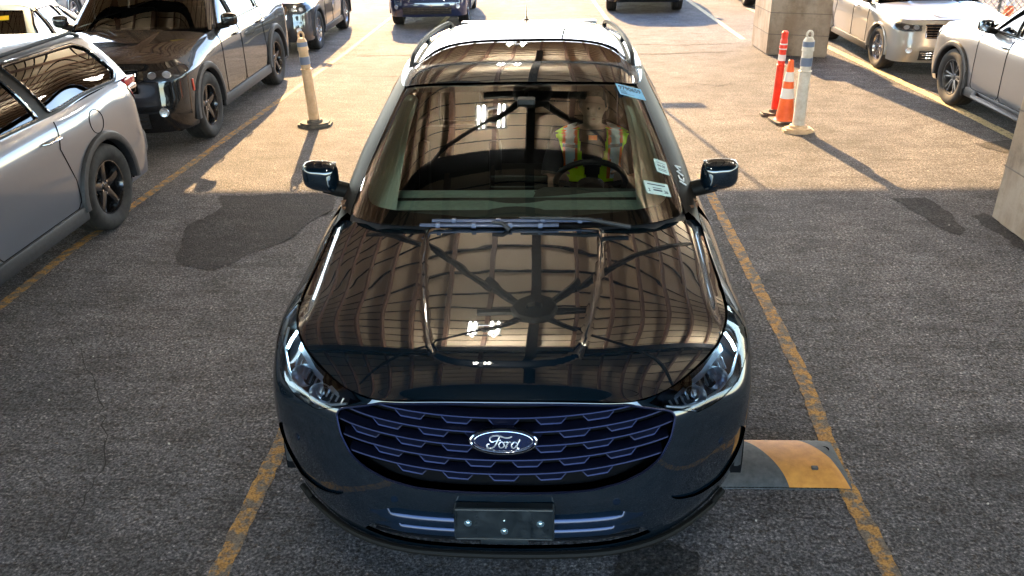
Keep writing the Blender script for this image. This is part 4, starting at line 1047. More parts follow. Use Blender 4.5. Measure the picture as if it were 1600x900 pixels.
def build_car(name, label, cat, loc, rz, sc, L=4.9, W=1.96, H=1.78, wr=.385, fo=.90, wb=2.95, belt=1.14, hoodf=1.0, hoodr=1.14, cy=1.35, ty=2.05, by=None, ry=None, rw=.66, cf=.42, cr=.35, nose=(.02,-.02,-.02,.0,.02,.06,.10),
              pm='silver', rimm='rim_dark', style='five', flare=True, rails=True, box=1., front='slots', group=None, windows=None, lift=0., sz=1., glassm='priv_glass', rear=True):
    root = thing(name, label, cat, (loc[0], loc[1], lift), rz, group); root.scale = (sc, sc, sc*sz)
    P = M[pm]; by = by or L-.10; ry = ry or L-.50; hw = W/2; rc = .27; bw = hw*.925
    fr = [(0,0),(.26,.010),(.50,.045),(.70,.125),(.86,.28),(.955,.56),(1.,1.)]
    zr = (rc, .42, .56, .70, .84); xs = (.975,.995,1.0,1.0,1.0,.985,.905)
    z5f, z6f = hoodf-.10, hoodf
    rows = []
    for r in range(7):
        row = []
        for fx, fy_ in fr:
            z = zr[r]*(hoodf-.12)/.88 if r < 5 else (z5f if r == 5 else z6f)
            x = fx*hw*(xs[r] if r < 6 else xs[r]+(1-fx)*.05)
            row.append((x, nose[r]+fy_*cf, z if fx < .9 else (zr[r] if r < 5 else (z5f if r == 5 else z6f+.01))))
        for y, zb in ((fo, hoodf+(hoodr-hoodf)*.5), (cy, hoodr-.01), (cy+.6, belt), (L*.55, belt+.01), (L*.70, belt+.02), (L-1.05, belt+.035), (L-.55, belt+.05)):
            z = zr[r] if r < 5 else (zb-.12 if r == 5 else zb); k = 1 if y < L-.8 else .985
            row.append((hw*(xs[r] if r < 6 else (.905 if y < cy+.1 else .925))*k, y, z))
        for fx, fy_ in ((.93,.62),(.55,.12),(0,0)):
            z = zr[r] if r < 5 else (belt-.08 if r == 5 else belt+.06); row.append((fx*hw*(xs[r]+.01*(r < 6)), L-fy_*cr-(.0,.0,-.02,.0,.02,.05,.09)[r]-0, z))
        rows.append(row)
    B = Net(rows); T1 = B.t[-1]
    rwx = hw*rw/ .98*1.0; zt = H-.075
    def gr_(f):
        out = []
        bb = [(0,cy-.02),(.40*bw,cy+.0),(.74*bw,cy+.07),(.94*bw,cy+.24),(bw*1.0,cy+.58),(bw,L*.46),(bw,L*.6),(bw,L*.72),(bw*.99,L-.75),(bw*.93,by-.10),(.5*bw,by),(0,by)]
        tt = [(0,ty),(.40*rwx,ty+.01),(.80*rwx,ty+.05),(.96*rwx,ty+.14),(rwx,ty+.36),(rwx*1.01,L*.52),(rwx*1.01,L*.62),(rwx,L*.74),(rwx*.98,ry-.30),(rwx*.90,ry-.07),(.5*rwx,ry),(0,ry)]
        for i, (b_, t_) in enumerate(zip(bb, tt)):
            zb = hoodr+.02 if i < 3 else (hoodr+.0 if i == 3 else belt+(.05 if i > 7 else .01)); ze = zt-(.0 if i < 2 else .012 if i == 2 else .022); bu = .03*math.sin(math.pi*f)*(1 if i > 3 else .3)
            x = b_[0]+(t_[0]-b_[0])*f; y = b_[1]+(t_[1]-b_[1])*f; z = zb+(ze-zb)*f
            n = (x/max(.01, math.hypot(x, .001))) if i > 2 else 0
            out.append((x+bu*n, y+(bu if i > 9 else -bu if i < 3 else 0), z))
        return out
    G = Net([gr_(f) for f in (0,.36,.70,1)]); T2 = G.t[-1]
    bsl = (B.s[5]+.0, B.s[13]); gsl = (G.s[3], G.s[10])
    BI = lambda p, l=None: B.inv(p, [1,2], l or bsl); BF_ = lambda p: B.inv(p, [0,2], (0, B.s[5])); GI = lambda p: G.inv(p, [1,2], gsl)
    ac = ((fo, wr), (fo+wb, wr)); ar = wr+.05
    circ = [BI([(c+ar*math.cos(a), max(z+ar*math.sin(a), rc+.005)) for a in np.linspace(0, 2*math.pi, 40)[:-1]]) for c, z in ac]
    # body shell with wheel openings; half at a time so that both sides match
    body_half = [(0,.003),(B.s[-1],.003),(B.s[-1],T1),(0,T1)]
    arcs = []
    for c, z in ac:
        a1 = math.asin(min(1, max(-1, (rc+.02-z)/ar))); arcs.append([(c-ar*math.cos(a)*1., z+ar*math.sin(a)) for a in np.linspace(a1, math.pi-a1, 26)])
    lowpts = [(0,.003)]
    for A_ in arcs:
        q = BI(A_); lowpts += [(q[0][0], .003)]+q+[(q[-1][0], .003)]
    ol = lowpts+[(B.s[-1],.003),(B.s[-1],T1),(0,T1)]
    fr_g = []
    if front == 'slots': gl = BF_([(-0+.60*hw, hoodf-.12),(.62*hw,hoodf-.26),(.0,hoodf-.27)]); fr_g = [(0, gl[2][1]), gl[2], gl[1], gl[0], (0, gl[0][1]+.004)]
    panel('body', B.ev, B.nrm, ol, (), .05, P, root, lip=.03, sides=(1,-1), bstep=.045)
    body = root.children[-1] if False else [o for o in root.children if o.name.startswith('body')][-1]
    # hood
    E_ = B.ev(np.linspace(B.s[3], B.s[8]-.0, 60), np.full(60, T1)); F_ = B.ev(np.linspace(0, B.s[3], 30), np.full(30, T1))
    crn = .035
    def hev(S, T, side=1):
        S = np.atleast_1d(np.asarray(S, float)); T = np.atleast_1d(np.asarray(T, float)); A = np.abs(S)/(hw*.9); b = T/1.3
        u = np.linspace(0, 1, 60); ey = np.interp(b, u, E_[:,1]); ex = np.interp(b, u, E_[:,0]); ez = np.interp(b, u, E_[:,2]); y0 = nose[6]; cyy = y0+(cy-.03-y0)*b; cz = hoodf+(hoodr-hoodf)*np.clip(b,1e-4,2)**.8+crn*np.sin(np.clip(b,1e-4,1)*math.pi*.5)**.5
        y = cyy+(ey-cyy)*A**3; z = cz+(ez-cz)*(.2*A**2+.8*A**5)
        fxx = np.interp(A*E_[0,0], F_[:,0], F_[:,1]); y = y+(fxx-(y0+(E_[0,1]-y0)*A**3))*(1-np.clip(b,0,1))**6
        z = z+.014*sstep(-.03, .03, (.40-.05*(1-b))*hw-A*hw*.9)*sstep(.02,.2,b)
        return np.stack([A*ex*np.where(S < 0, -1, 1)*side, y, z], 1)
    a_ = hw*.9
    panel('hood', hev, num_nrm(hev), [(-a_,.01),(a_,.01),(a_,1.295),(-a_,1.295)], (), .05, P, root, lip=.01)
    # roof
    fe = G.ev(np.linspace(0, G.s[3], 30), np.full(30, T2)); sde = G.ev(np.linspace(G.s[3], G.s[9], 60), np.full(60, T2)); ree = G.ev(np.linspace(G.s[11], G.s[9], 30), np.full(30, T2))
    cc = np.array([(0,ty,zt),(0,ty+.12,zt+.025),(0,ty+.45,zt+.055),(0,(ty+ry)/2,zt+.07),(0,ry-.4,zt+.06),(0,ry-.1,zt+.03),(0,ry,zt)]); ccS = spl(_ar(cc))
    def rev(S, T, side=1):
        S = np.atleast_1d(np.asarray(S, float)); T = np.atleast_1d(np.asarray(T, float)); A = np.abs(S); b = T/2.5; C = splw(ccS, b) @ cc
        ip = lambda E, q: np.stack([np.interp(q, np.linspace(0,1,len(E)), E[:, i]) for i in range(3)], 1)
        A = A/.65; Fr, Re, Sd = ip(fe, A), ip(ree, A), ip(sde, b); c0, c1 = fe[-1], ree[-1]; out = np.zeros((len(A), 3))
        out[:,0] = A*Sd[:,0]+(Fr[:,0]-A*c0[0])*(1-b)+(Re[:,0]-A*c1[0])*b
        for i, p in ((1,2.),(2,4.)):
            ph = A**p; out[:,i] = C[:,i]*(1-ph)+Sd[:,i]*ph+(Fr[:,i]-(cc[0,i]*(1-ph)+c0[i]*ph))*(1-b)**3+(Re[:,i]-(cc[-1,i]*(1-ph)+c1[i]*ph))*b**3
        out[:,0] *= np.where(S < 0, -1, 1)*side; return out
    panel('roof', rev, num_nrm(rev), [(-.65,.0),(.65,.0),(.65,2.5),(-.65,2.5)], (), .06, P, root, lip=0)
    # glasshouse
    gse = G.s[3]-.03
    wsO = rnd([(-gse,.02),(gse,.02),(gse-.01,T2-.03),(-gse+.01,T2-.03)], .05)
    panel('windshield', G.ev, G.nrm, wsO, (), .06, M['side_glass'], root, lip=0)
    zb = belt+.035; zq = H-.15
    if windows is None:
        m1, m2, m3 = L*.47, L*.675, L-.42
        windows = [[(cy+.40,zb),(m1-.03,zb),(m1-.05,zq),(ty+.25,zq),(cy+.62,zb+.22)], [(m1+.05,zb),(m2,zb+.01),(m2-.03,zq),(m1+.03,zq)], [(m2+.07,zb+.01),(m3-.12,zb+.04),(m3-.03,zb+.10),(m3-.30,zq-.01),(m2+.04,zq)]]
    wo_ = [rnd(GI(w_), .035) for w_ in windows]
    hp_ = [windows[0][0]]+[q_ for w_ in windows for q_ in (w_[1], w_[0])][2:] if False else None
    hb_ = [windows[0][0]]+[w_[1] for w_ in windows]; htp = [q_ for w_ in windows[::-1] for q_ in w_[2:]]
    hc_ = np.mean(np.array(hb_+htp), 0); hu_ = rnd(GI([tuple(np.array(q_)+np.array([.022*np.sign(q_[0]-hc_[0]), .020*np.sign(q_[1]-hc_[1])])) for q_ in hb_+htp]), .03)
    bk = [(G.s[9]+.03, .05),(G.s[11],.05),(G.s[11],T2-.05),(G.s[9]+.03, T2-.05)]
    panel('glasshouse_frame', G.ev, G.nrm, [(gse+.004,.0),(G.s[9]+.0,.0),(G.s[9]+.0,T2),(gse+.004,T2)], [hu_], .05, P, root, lip=.012, sides=(1,-1))
    for sd_ in (1,-1): panel('window_surround', G.ev, G.nrm, hu_, wo_, .05, M['satin'], root, lip=0, off=-.003, sides=(sd_,))
    if rear: panel('rear_window', G.ev, G.nrm, [(G.s[9]+.002,.0),(2*G.s[11]-G.s[9]-.002,.0),(2*G.s[11]-G.s[9]-.002,T2),(G.s[9]+.002,T2)], (), .08, M['gloss_black'], root, lip=0)
    for i, q in enumerate(wo_):
        for sd_ in (1,-1):
            o = panel('side_window', G.ev, G.nrm, q, (), .06, M[glassm if i else 'side_glass' if glassm != 'priv_glass' else 'priv_glass'], root, lip=0, off=-.008, sides=(sd_,))
            e = dens(q, .04); Pp_ = G.ev(e[:,0], e[:,1], sd_)+G.nrm(e[:,0], e[:,1], sd_)*.004; mm = MB(); mm.tube([tuple(p) for p in Pp_]+[tuple(Pp_[0])], .009, 6, cap=False); mm.build('window_trim', M['trim'] if i == 0 else M['gloss_black'], o)
    # doors: gap lines, handles, sills
    for sd_ in (1,-1):
        for k, ys in enumerate(((cy+.20, L*.47), (L*.47+.01, L*.675+.05))):
            zc_ = rc+.12
            y1 = ys[1]; bot = y1 if k == 0 else fo+wb-ar-.06
            path = [(ys[0],belt-.02),(ys[0]-.01,.7),(ys[0],zc_+.04),(ys[0]+.04,zc_),(bot-.05,zc_),(bot,zc_+.05)]+([(bot,.62),(y1-.08,.92)] if k else [(y1,.7)])+[(y1,belt-.02)]
            q = dens(path, .05, closed=False); st_ = np.array(BI([tuple(a) for a in q])); Pp_ = B.ev(st_[:,0], st_[:,1], sd_)+B.nrm(st_[:,0], st_[:,1], sd_)*.0005
            mm = MB(); mm.tube([tuple(p) for p in Pp_], .005, 5); dg_ = mm.build('door_gap', M['void'], root)
            hh = BI([(y1-.16, belt-.13)])[0]; p = B.ev(hh[0], hh[1], sd_)[0]; mm = MB(); mm.tube([(p[0]-sd_*.01,p[1]-.10,p[2]),(p[0]+sd_*.030,p[1]-.085,p[2]+.004),(p[0]+sd_*.034,p[1],p[2]+.006),(p[0]+sd_*.030,p[1]+.085,p[2]+.004),(p[0]-sd_*.01,p[1]+.10,p[2])], .014, 8, flat=.8); mm.build('door_handle', P if pm != 'silver' else M['chrome'], root)
        mm = MB(); mm.box((sd_*(hw-.012), fo+wb/2, rc+.055), (.05, wb-2*ar-.02, .13), bev=.02); mm.build('sill', M['trim'], root)
        for c, z in ac:
            mm = MB(); rings = []; fw = .062 if flare else .03
            for a in range(-6, 187, 6):
                ca, sa = math.cos(R(a)), math.sin(R(a)); ring = []
                kx = 1.
                for rr_, xo in ((ar-.012,-.05),(ar-.012,.022),(ar+.004,.032),(ar+fw*.8,.026),(ar+fw,.008),(ar+fw,-.02)):
                    y, zz = c+rr_*ca, z+rr_*sa
                    xb = hw if y > cf*.9 else float(np.interp(y, [cf*.2,cf*.5,cf*.9],[hw*.90,hw*.96,hw]))
                    if zz > hoodr-.16: xb -= (zz-(hoodr-.16))*.25
                    ring.append((sd_*(xb+xo), y, zz))
                rings.append(ring)
            mm.grid(rings); mm.build('wheel_flare' if flare else 'wheel_arch', M['trim'] if flare else P, root)
            wheel(root, (sd_*(hw-.125), c, wr), sd_, wr, .25, wr*.63, style, M[rimm], tread=False)
        mirror(root, sd_, (sd_*(hw+.06), cy+.42, belt+.09), (.20,.12,.17), mm=P if pm not in ('grey',) else M['trim'])
    ln = MB(); u = np.linspace(0, B.s[-1], 60); v = np.linspace(.02, T1-.02, 8)
    for sg in (1,-1):
        Gg = []
        for t in v:
            q = B.ev(u, np.full(60, t), sg); n = B.nrm(u, np.full(60, t), sg); q = q-n*.06
            q[:,0] = np.where(q[:,2] < .92, np.sign(q[:,0])*np.minimum(np.abs(q[:,0]), hw-.29), q[:,0]); q[:,1] = np.clip(q[:,1], .12, L-.12); Gg.append(q)
        ln.grid(np.array(Gg))
        for c, z in ac: ln.grid([[(sg*x, c+(ar+.006)*math.cos(R(a)), z+(ar+.006)*math.sin(R(a))) for a in range(-8, 189, 9)] for x in (hw-.40, hw-.2, hw-.012)])
    ln.box((0, L/2, rc), (W*.86, L-.5, .05)); ln.box((0, cy+.45, belt-.12), (W*.8,.35,.2))
    for x in (-.38,.38): ln.box((x, L*.5, .95), (.46,.14,.7), rx=-.25, bev=.04)
    ln.box((0, L*.70, .95), (1.3,.14,.6), rx=-.25, bev=.04)
    ln.build('lining', M['void'], root)
    if rails:
        for sd_ in (1,-1):
            S = np.linspace(G.s[4], G.s[9]-.10, 30); E2 = G.ev(S, np.full(30, T2), sd_); pts = [(p[0]-sd_*.05, p[1], p[2]+.008+.055*min(1, i/3, (29-i)/3)) for i, p in enumerate(E2)]
            mm = MB(); mm.tube(pts, .018, 8, flat=.8); mm.build('roof_rail', M['rail'], root)
    # front lamps, grille
    for sd_ in (1,-1):
        zl = hoodf-.05
        hlq = [(hw*.60,nose[5]+.06,zl-.03),(hw*.80,nose[5]+cf*.20,zl-.02),(hw*.93,nose[5]+cf*.55,zl-.0),(hw*.97,nose[5]+cf*.9,zl-.01),(hw*.96,nose[5]+cf*.7,zl-.11),(hw*.86,nose[5]+cf*.25,zl-.14),(hw*.62,nose[5]+.06,zl-.12)]
        q = [(B.inv([(a,c)],[0,2],(0,B.s[6]))[0] if b_ < cf*.5 else B.inv([(b_,c)],[1,2],(B.s[4],B.s[8]))[0]) for a,b_,c in hlq]; q = rnd(q, .02)
        hb = panel('headlight', B.ev, B.nrm, q, (), .03, M['lamp_dark'], root, lip=.0, off=.002, sides=(sd_,))
        panel('lens', B.ev, B.nrm, q, (), .05, M['lens'], hb, lip=.012, off=.012, sides=(sd_,))
        for fx in (.70,.84):
            s_, t = B.inv([(hw*fx, zl-.07)], [0,2], (0,B.s[6]))[0]; p = B.ev(s_, t, sd_)[0]; n = B.nrm(s_, t, sd_)[0]; Fm = frame(p+n*.004, n)
            mm = MB(); mm.lathe([(.046,.006),(.038,.0),(.02,.003),(.001,.006)], n=20); mm.build('reflector_bowl', M['lamp_in'], hb, tf=Fm)
    if front:
        zt_, zb2 = hoodf-.07, hoodf-.29; mm = MB(); nsl = 7 if front == 'slots' else 5
        go = rnd([(-hw*.55, zb2),(hw*.55, zb2),(hw*.57, zt_),(-hw*.57, zt_)], .04)
        def pt(x, z, o_): s_, t = B.inv([(abs(x), z)], [0,2], (0,B.s[5]))[0]; return tuple(B.ev(s_, t, -1 if x < 0 else 1)[0]+B.nrm(s_, t, -1 if x < 0 else 1)[0]*o_)
        mm.grid([[pt(x, z, .005) for x in np.linspace(-hw*.55, hw*.55, 22)] for z in np.linspace(zb2, zt_, 5)]); gb_ = mm.build('grille', M['void'], root)
        mm = MB()
        if front == 'slots':
            for k in range(nsl):
                x = -hw*.55+(k+.5)*hw*1.1/nsl; m7 = MB(); dx_ = hw*.055; m7.tube([pt(x-dx_, zb2+.03, .010), pt(x-dx_, zt_-.02, .010), pt(x, zt_-.005, .012), pt(x+dx_, zt_-.02, .010), pt(x+dx_, zb2+.03, .010), pt(x, zb2+.015, .012), pt(x-dx_, zb2+.03, .010)], .006, 6, cap=False); m7.build('grille_slot', M['gloss_black'], gb_)
            mm.tube([pt(x, zt_+.012, .008) for x in np.linspace(-hw*.55, hw*.55, 20)], .008, 6)
        else:
            for k in range(6): z = zb2+(zt_-zb2)*k/5; mm.tube([pt(x, z, .010) for x in np.linspace(-hw*.55, hw*.55, 20)], .007 if k not in (0,5) else .014, 6)
            mm.tube([pt(hw*.55, z, .01) for z in np.linspace(zb2, zt_, 5)], .014, 6); mm.tube([pt(-hw*.55, z, .01) for z in np.linspace(zb2, zt_, 5)], .014, 6)
        mm.build('grille_bar', M['chrome'] if front == 'bars' else M['trim'], gb_)
        mm = MB(); mm.grid([[pt(x, z, .006) for x in np.linspace(-hw*.62, hw*.62, 20)] for z in np.linspace(.33, .50, 4)]); li = mm.build('lower_intake', M['trim'], root)
        mm = MB()
        for z in (.37,.42,.46): mm.tube([pt(x, z, .010) for x in np.linspace(-hw*.6, hw*.6, 16)], .006, 5)
        mm.build('intake_bar', M['gloss_black'], li)
        for sd_ in (1,-1):
            mm = MB(); p = pt(sd_*hw*.78, .50, .01); s_, t = B.inv([(hw*.78,.50)],[0,2],(0,B.s[5]))[0]; n = B.nrm(s_, t, sd_)[0]; mm.lathe([(.05,.0),(.045,.008),(.03,.004),(.001,.006)], n=20); mm.build('fog_light', M['lamp_in'], root, tf=frame(p, n))
    for sd_ in (1,-1):   # rear lamps
        q = BI([(L-.36,belt-.04),(L-.12,belt-.02),(L-.10,belt-.17),(L-.30,belt-.15)], (B.s[11], B.s[14]+.1)); 
        panel('tail_light', B.ev, B.nrm, rnd(q, .02), (), .04, M['tail'], root, lip=.01, off=.008, sides=(sd_,))
    root['_dims'] = 0; del root['_dims']
    return root, B, G
# the row on the left
sv, Bv, Gv = build_car('parked_suv', 'silver suv with black wheel flares parked nearest on the left, tail towards the light', 'suv', (-4.53, 2.58), R(.5), .985, sz=.93, L=5.10, W=1.98, H=1.66, fo=.92, wb=3.10, pm='silver', rimm='rim_dark', ry=4.88, by=5.04, windows=[
    [(1.75,1.175),(2.40,1.175),(2.37,1.56),(2.28,1.55),(2.0,1.37)], [(2.50,1.175),(3.36,1.18),(3.30,1.57),(2.47,1.57)], [(3.52,1.19),(4.58,1.215),(4.68,1.28),(4.60,1.49),(4.50,1.545),(3.46,1.57)]])
# extra pieces of the silver car: D-pillar panel, fuel flap, roof spoiler
m = MB()
q = np.array(Bv.inv([(4.02+.11*math.cos(a)**1, .98+.10*math.sin(a)) for a in np.linspace(0, 2*math.pi, 24)], [1,2], (Bv.s[9], Bv.s[14]))); P = Bv.ev(q[:,0], q[:,1], 1)+Bv.nrm(q[:,0], q[:,1], 1)*.001; m.tube([tuple(p) for p in P], .0035, 5); m.build('fuel_flap', M['void'], sv)
for sg in (1, -1):
    m = MB(); m.box((sg*.845,4.885,1.14),(.13,.20,.08), bev=.022); tl_ = m.build('tail_light', M['tail'], sv); m = MB(); m.box((sg*.852,4.90,1.08),(.125,.16,.045), bev=.012); m.build('reversing_lens', M['chrome'], tl_)
m = MB(); m.box((0,5.02,.50),(1.72,.16,.24), bev=.05); m.build('rear_bumper', M['trim'], sv)
bk_, Bk, Gk = build_car('parked_suv', 'black suv with five-spoke black wheels facing the camera on the left', 'suv', (-4.70, 8.50), R(1.3), .95, L=4.92, W=1.98, H=1.80, fo=.90, wb=2.96, pm='black', rimm='rim_dark', front='slots')
m = MB()
q = BFk = Bk.inv([(.62,.62)], [1,2], (Bk.s[5], Bk.s[8]))
p = Bk.ev(*Bk.inv([(.43,.72)], [1,2], (Bk.s[4], Bk.s[8]))[0])[0]; m.box((p[0]+.004,p[1],p[2]),(.012,.03,.13), bev=.004); m.build('side_marker', M['amber'], bk_)
M['yellow_tag'] = mat('yellow_paper', (.75,.50,.02), .6)
def tag_on(root, G, x, f, w_=.14, h_=.10):
    s_ = np.interp(abs(x), [0, G.P[0, 3+3, 0]], [0, G.s[3]]); t = G.t[-1]*f; p = G.ev(s_, t, -1 if x < 0 else 1)[0]; n = G.nrm(s_, t, -1 if x < 0 else 1)[0]
    m = MB(); m.box((0,0,.004),(w_,h_,.001)); m.build('window_tag', M['yellow_tag'], root, tf=frame(p, n))
tag_on(bk_, Gk, .38, .86, .20, .09)
d3, _, _ = build_car('parked_suv', 'charcoal suv with grey alloy wheels parked third in the left row', 'suv', (-4.75, 14.30), R(1.0), .83, L=4.75, W=1.93, H=1.80, fo=.90, wb=2.78, pm='char', rimm='rim_silver', style='twin', front='bars')
sed, _, Gs = build_car('parked_sedan', 'pale blue sedan with a yellow paper tag parked beyond the silver suv', 'sedan', (-6.52, 8.55), R(12), .88, L=4.75, W=1.85, H=1.52, wr=.34, fo=.92, wb=2.75, belt=.96, hoodf=.84, hoodr=.97, cy=1.35, ty=2.15, by=4.30, ry=3.55, pm='teal', rimm='rim_silver', flare=False, rails=False, front='bars', glassm='side_glass',
    windows=[[(1.90,.99),(2.55,.99),(2.53,1.39),(2.42,1.38),(2.15,1.24)], [(2.62,.99),(3.30,1.0),(3.22,1.38),(2.60,1.40)], [(3.38,1.01),(3.78,1.04),(3.46,1.31),(3.30,1.35)]])
tag_on(sed, Gs, .45, .80, .16, .10)
build_car('parked_sedan', 'grey-blue sedan showing only its roof at the top left corner', 'sedan', (-10.6, 17.2), R(6), .9, L=4.75, W=1.85, H=1.45, wr=.34, fo=.92, wb=2.75, belt=.96, hoodf=.84, hoodr=.97, cy=1.35, ty=2.15, by=4.30, ry=3.55, pm='grey', rimm='rim_silver', flare=False, rails=False, front='bars',
    windows=[[(1.95,.99),(2.55,.99),(2.53,1.32),(2.42,1.32),(2.22,1.22)], [(2.62,.99),(3.30,1.0),(3.22,1.31),(2.60,1.33)]])
# across the aisle
build_car('parked_crossover', 'dark blue car seen nose-on at the top edge, left of the middle car roof', 'car', (-2.38, 17.15), R(1), .82, L=4.6, W=1.86, H=1.66, wr=.36, fo=.88, wb=2.7, pm='navy', rimm='rim_silver', flare=False, rails=False, front='bars', style='twin')
build_car('offroad_truck', 'raised off-road truck on knobbly tyres, cut off by the top edge', 'truck', (1.99, 18.85), R(-4), .86, L=4.4, W=1.88, H=1.86, wr=.43, fo=.75, wb=2.5, pm='black', rimm='rim_dark', flare=True, rails=False, lift=.0, front='slots', box=1.2)
build_car('parked_pickup', 'dark car whose silver front wheel shows beside the concrete pillar at the top edge', 'car', (5.08, 19.2), R(0), .86, L=4.7, W=1.90, H=1.75, wr=.38, fo=.88, wb=2.7, pm='char', rimm='rim_silver', flare=False, rails=False, front='bars')
# the right side
build_car('parked_suv', 'white suv with chrome-bar grille and bright five-spoke wheels behind the concrete pillar', 'suv', (5.56, 12.15), R(0), .84, sz=.88, L=5.0, W=1.95, H=1.78, wr=.40, fo=.92, wb=3.02, hoodf=1.02, hoodr=1.16, pm='cream', rimm='rim_silver', flare=False, rails=False, front='bars')
rt, _, _ = build_car('parked_suv', 'silver-grey off-road suv with black fender flares at the right edge', 'suv', (5.72, 11.50), R(180), .91, sz=.90, L=4.85, W=1.95, H=1.80, wr=.405, fo=.95, wb=2.80, hoodf=1.08, hoodr=1.20, belt=1.18, cy=1.35, ty=1.95, pm='grey', rimm='rim_grey', style='twin', flare=True, front='bars')
for sg in (1, -1):
    m = MB(); m.tube([(sg*.99,1.75,.36),(sg*1.08,1.9,.35),(sg*1.08,3.2,.35),(sg*.99,3.35,.36)], .035, 8); m.build('running_board', M['trim'], rt)
    m = MB(); m.box((sg*.93,1.42,.42),(.16,.02,.34), bev=.008); m.build('mud_flap', M['trim'], rt)
# a van outside the frame whose shadow falls at the top edge

# ------------------------------------------------------------------ pillars, posts, cones, speed bump, fence
M['concrete'] = noisy(mat('concrete', rough=.85), 3.5, [(.20,.16,.125),(.36,.30,.24),(.27,.22,.18)], detail=9, rough=.7, bump=.35, bscale=26, bdist=.01)
N_, L_, b_ = nodes(M['concrete']); tc_ = N_.new('ShaderNodeTexCoord'); mp_ = N_.new('ShaderNodeMapping'); mp_.inputs['Scale'].default_value = (4, 4, 1.2); n_ = N_.new('ShaderNodeTexNoise'); n_.inputs['Scale'].default_value = 1.; n_.inputs['Detail'].default_value = 6
L_.new(tc_.outputs['Object'], mp_.inputs[0]); L_.new(mp_.outputs[0], n_.inputs['Vector']); cr_ = N_.new('ShaderNodeValToRGB'); cr_.color_ramp.elements[0].position = .38; cr_.color_ramp.elements[0].color = (.70,.64,.58,1); cr_.color_ramp.elements[1].position = .60; cr_.color_ramp.elements[1].color = (1,1,1,1); L_.new(n_.outputs['Fac'], cr_.inputs[0])
mx_ = N_.new('ShaderNodeMix'); mx_.data_type = 'RGBA'; mx_.blend_type = 'MULTIPLY'; mx_.inputs[0].default_value = 1; src_ = b_.inputs['Base Color'].links[0].from_socket; L_.new(src_, mx_.inputs[6]); L_.new(cr_.outputs[0], mx_.inputs[7]); L_.new(mx_.outputs[2], b_.inputs['Base Color'])
M['seam'] = mat('form_seam', (.12,.10,.085), .9)
def plinth(name, label, quad, h, top=.94, col=None):
    c = sum((Vector((x, y, 0)) for x, y in quad), Vector())/4
    m = MB(); bm = bmesh.new(); vs = []
    for z, k in ((0,1.),(h*.5,(1+top)/2),(h,top)):
        for x, y in quad: vs.append(bm.verts.new(((x-c.x)*k, (y-c.y)*k, z)))
    for l in (0, 4):
        for i in range(4): bm.faces.new((vs[l+i], vs[l+(i+1)%4], vs[l+4+(i+1)%4], vs[l+4+i]))
    bm.faces.new(vs[8:12]); bm.faces.new(vs[0:4][::-1]); bmesh.ops.recalc_face_normals(bm, faces=bm.faces[:])
    bmesh.ops.bevel(bm, geom=[e for e in bm.edges if e.calc_face_angle(0) > .5], offset=.018, segments=2, affect='EDGES')
    bmesh.ops.subdivide_edges(bm, edges=bm.edges[:], cuts=2, use_grid_fill=True)
    bm.verts.index_update(); r = thing(name, label, 'pillar', (c.x, c.y, 0))
    m.add([v.co for v in bm.verts], [[v.index for v in f.verts] for f in bm.faces], False); m.build('plinth', M['concrete'], r, sharp=30)
    for z in (h*.36, h*.72):
        k = 1-(1-top)*z/h; m = MB(); P_ = [Vector(((x-c.x)*k*1.0005, (y-c.y)*k*1.0005, z)) for x, y in quad]; m.tube([tuple(p) for p in P_]+[tuple(P_[0])], .005, 5, cap=False); m.build('form_line', M['seam'], r)
    m = MB(); m.box((0,0,h+.015),(.62,.62,.03)); m.build('base_plate', M['dark_steel'], r)
    m = MB(); m.box((0,0,(h+.03+HC-.32)/2),(.42,.42,HC-.32-h-.03), bev=.01); m.build('column', M['dark_steel'], r)
    m = MB()
    for x in (-.26,.26):
        for y in (-.26,.26): m.cyl((x,y,h+.03),(x,y,h+.09),.014,n=6)
    m.build('anchor_bolts', M['steel'], r); return r
pf = plinth('concrete_pillar', 'square concrete pillar base standing in the sun behind the orange posts', [(3.44,14.02),(4.30,13.72),(4.28,14.72),(3.40,14.98)], .90, .99)
m = MB(); m.tube([(.40,-.50,0),(.40,-.49,.9)], .028, 8); m.tube([(.33,-.51,0),(.33,-.50,.9)], .014, 8); m.build('conduit', M['trim'], pf)
plinth('concrete_pillar', 'grey concrete pillar base in the shade, cut off by the right edge', [(3.61,5.80),(4.55,5.80),(4.55,6.72),(3.61,6.72)], 1.25, .96)
M['white_plastic'] = noisy(mat('dirty_white_plastic', rough=.5), 9, [(.50,.44,.36),(.78,.74,.68)], rough=.75)
M['tan_plastic'] = noisy(mat('grimy_post_plastic', rough=.6), 9, [(.50,.32,.18),(.72,.52,.33)], rough=.75)
M['orange'] = noisy(mat('orange_plastic', rough=.45), 8, [(.75,.10,.02),(.95,.18,.04)]); M['red_orange'] = noisy(mat('red_orange_plastic', rough=.45), 8, [(.72,.03,.015),(.88,.07,.03)])
M['band_grey'] = mat('reflective_grey', (.16,.20,.30), .3); M['band_white'] = mat('reflective_white', (.75,.76,.78), .35)
M['base_rubber'] = noisy(mat('base_rubber', rough=.85), 12, [(.035,.03,.03),(.16,.14,.12)])
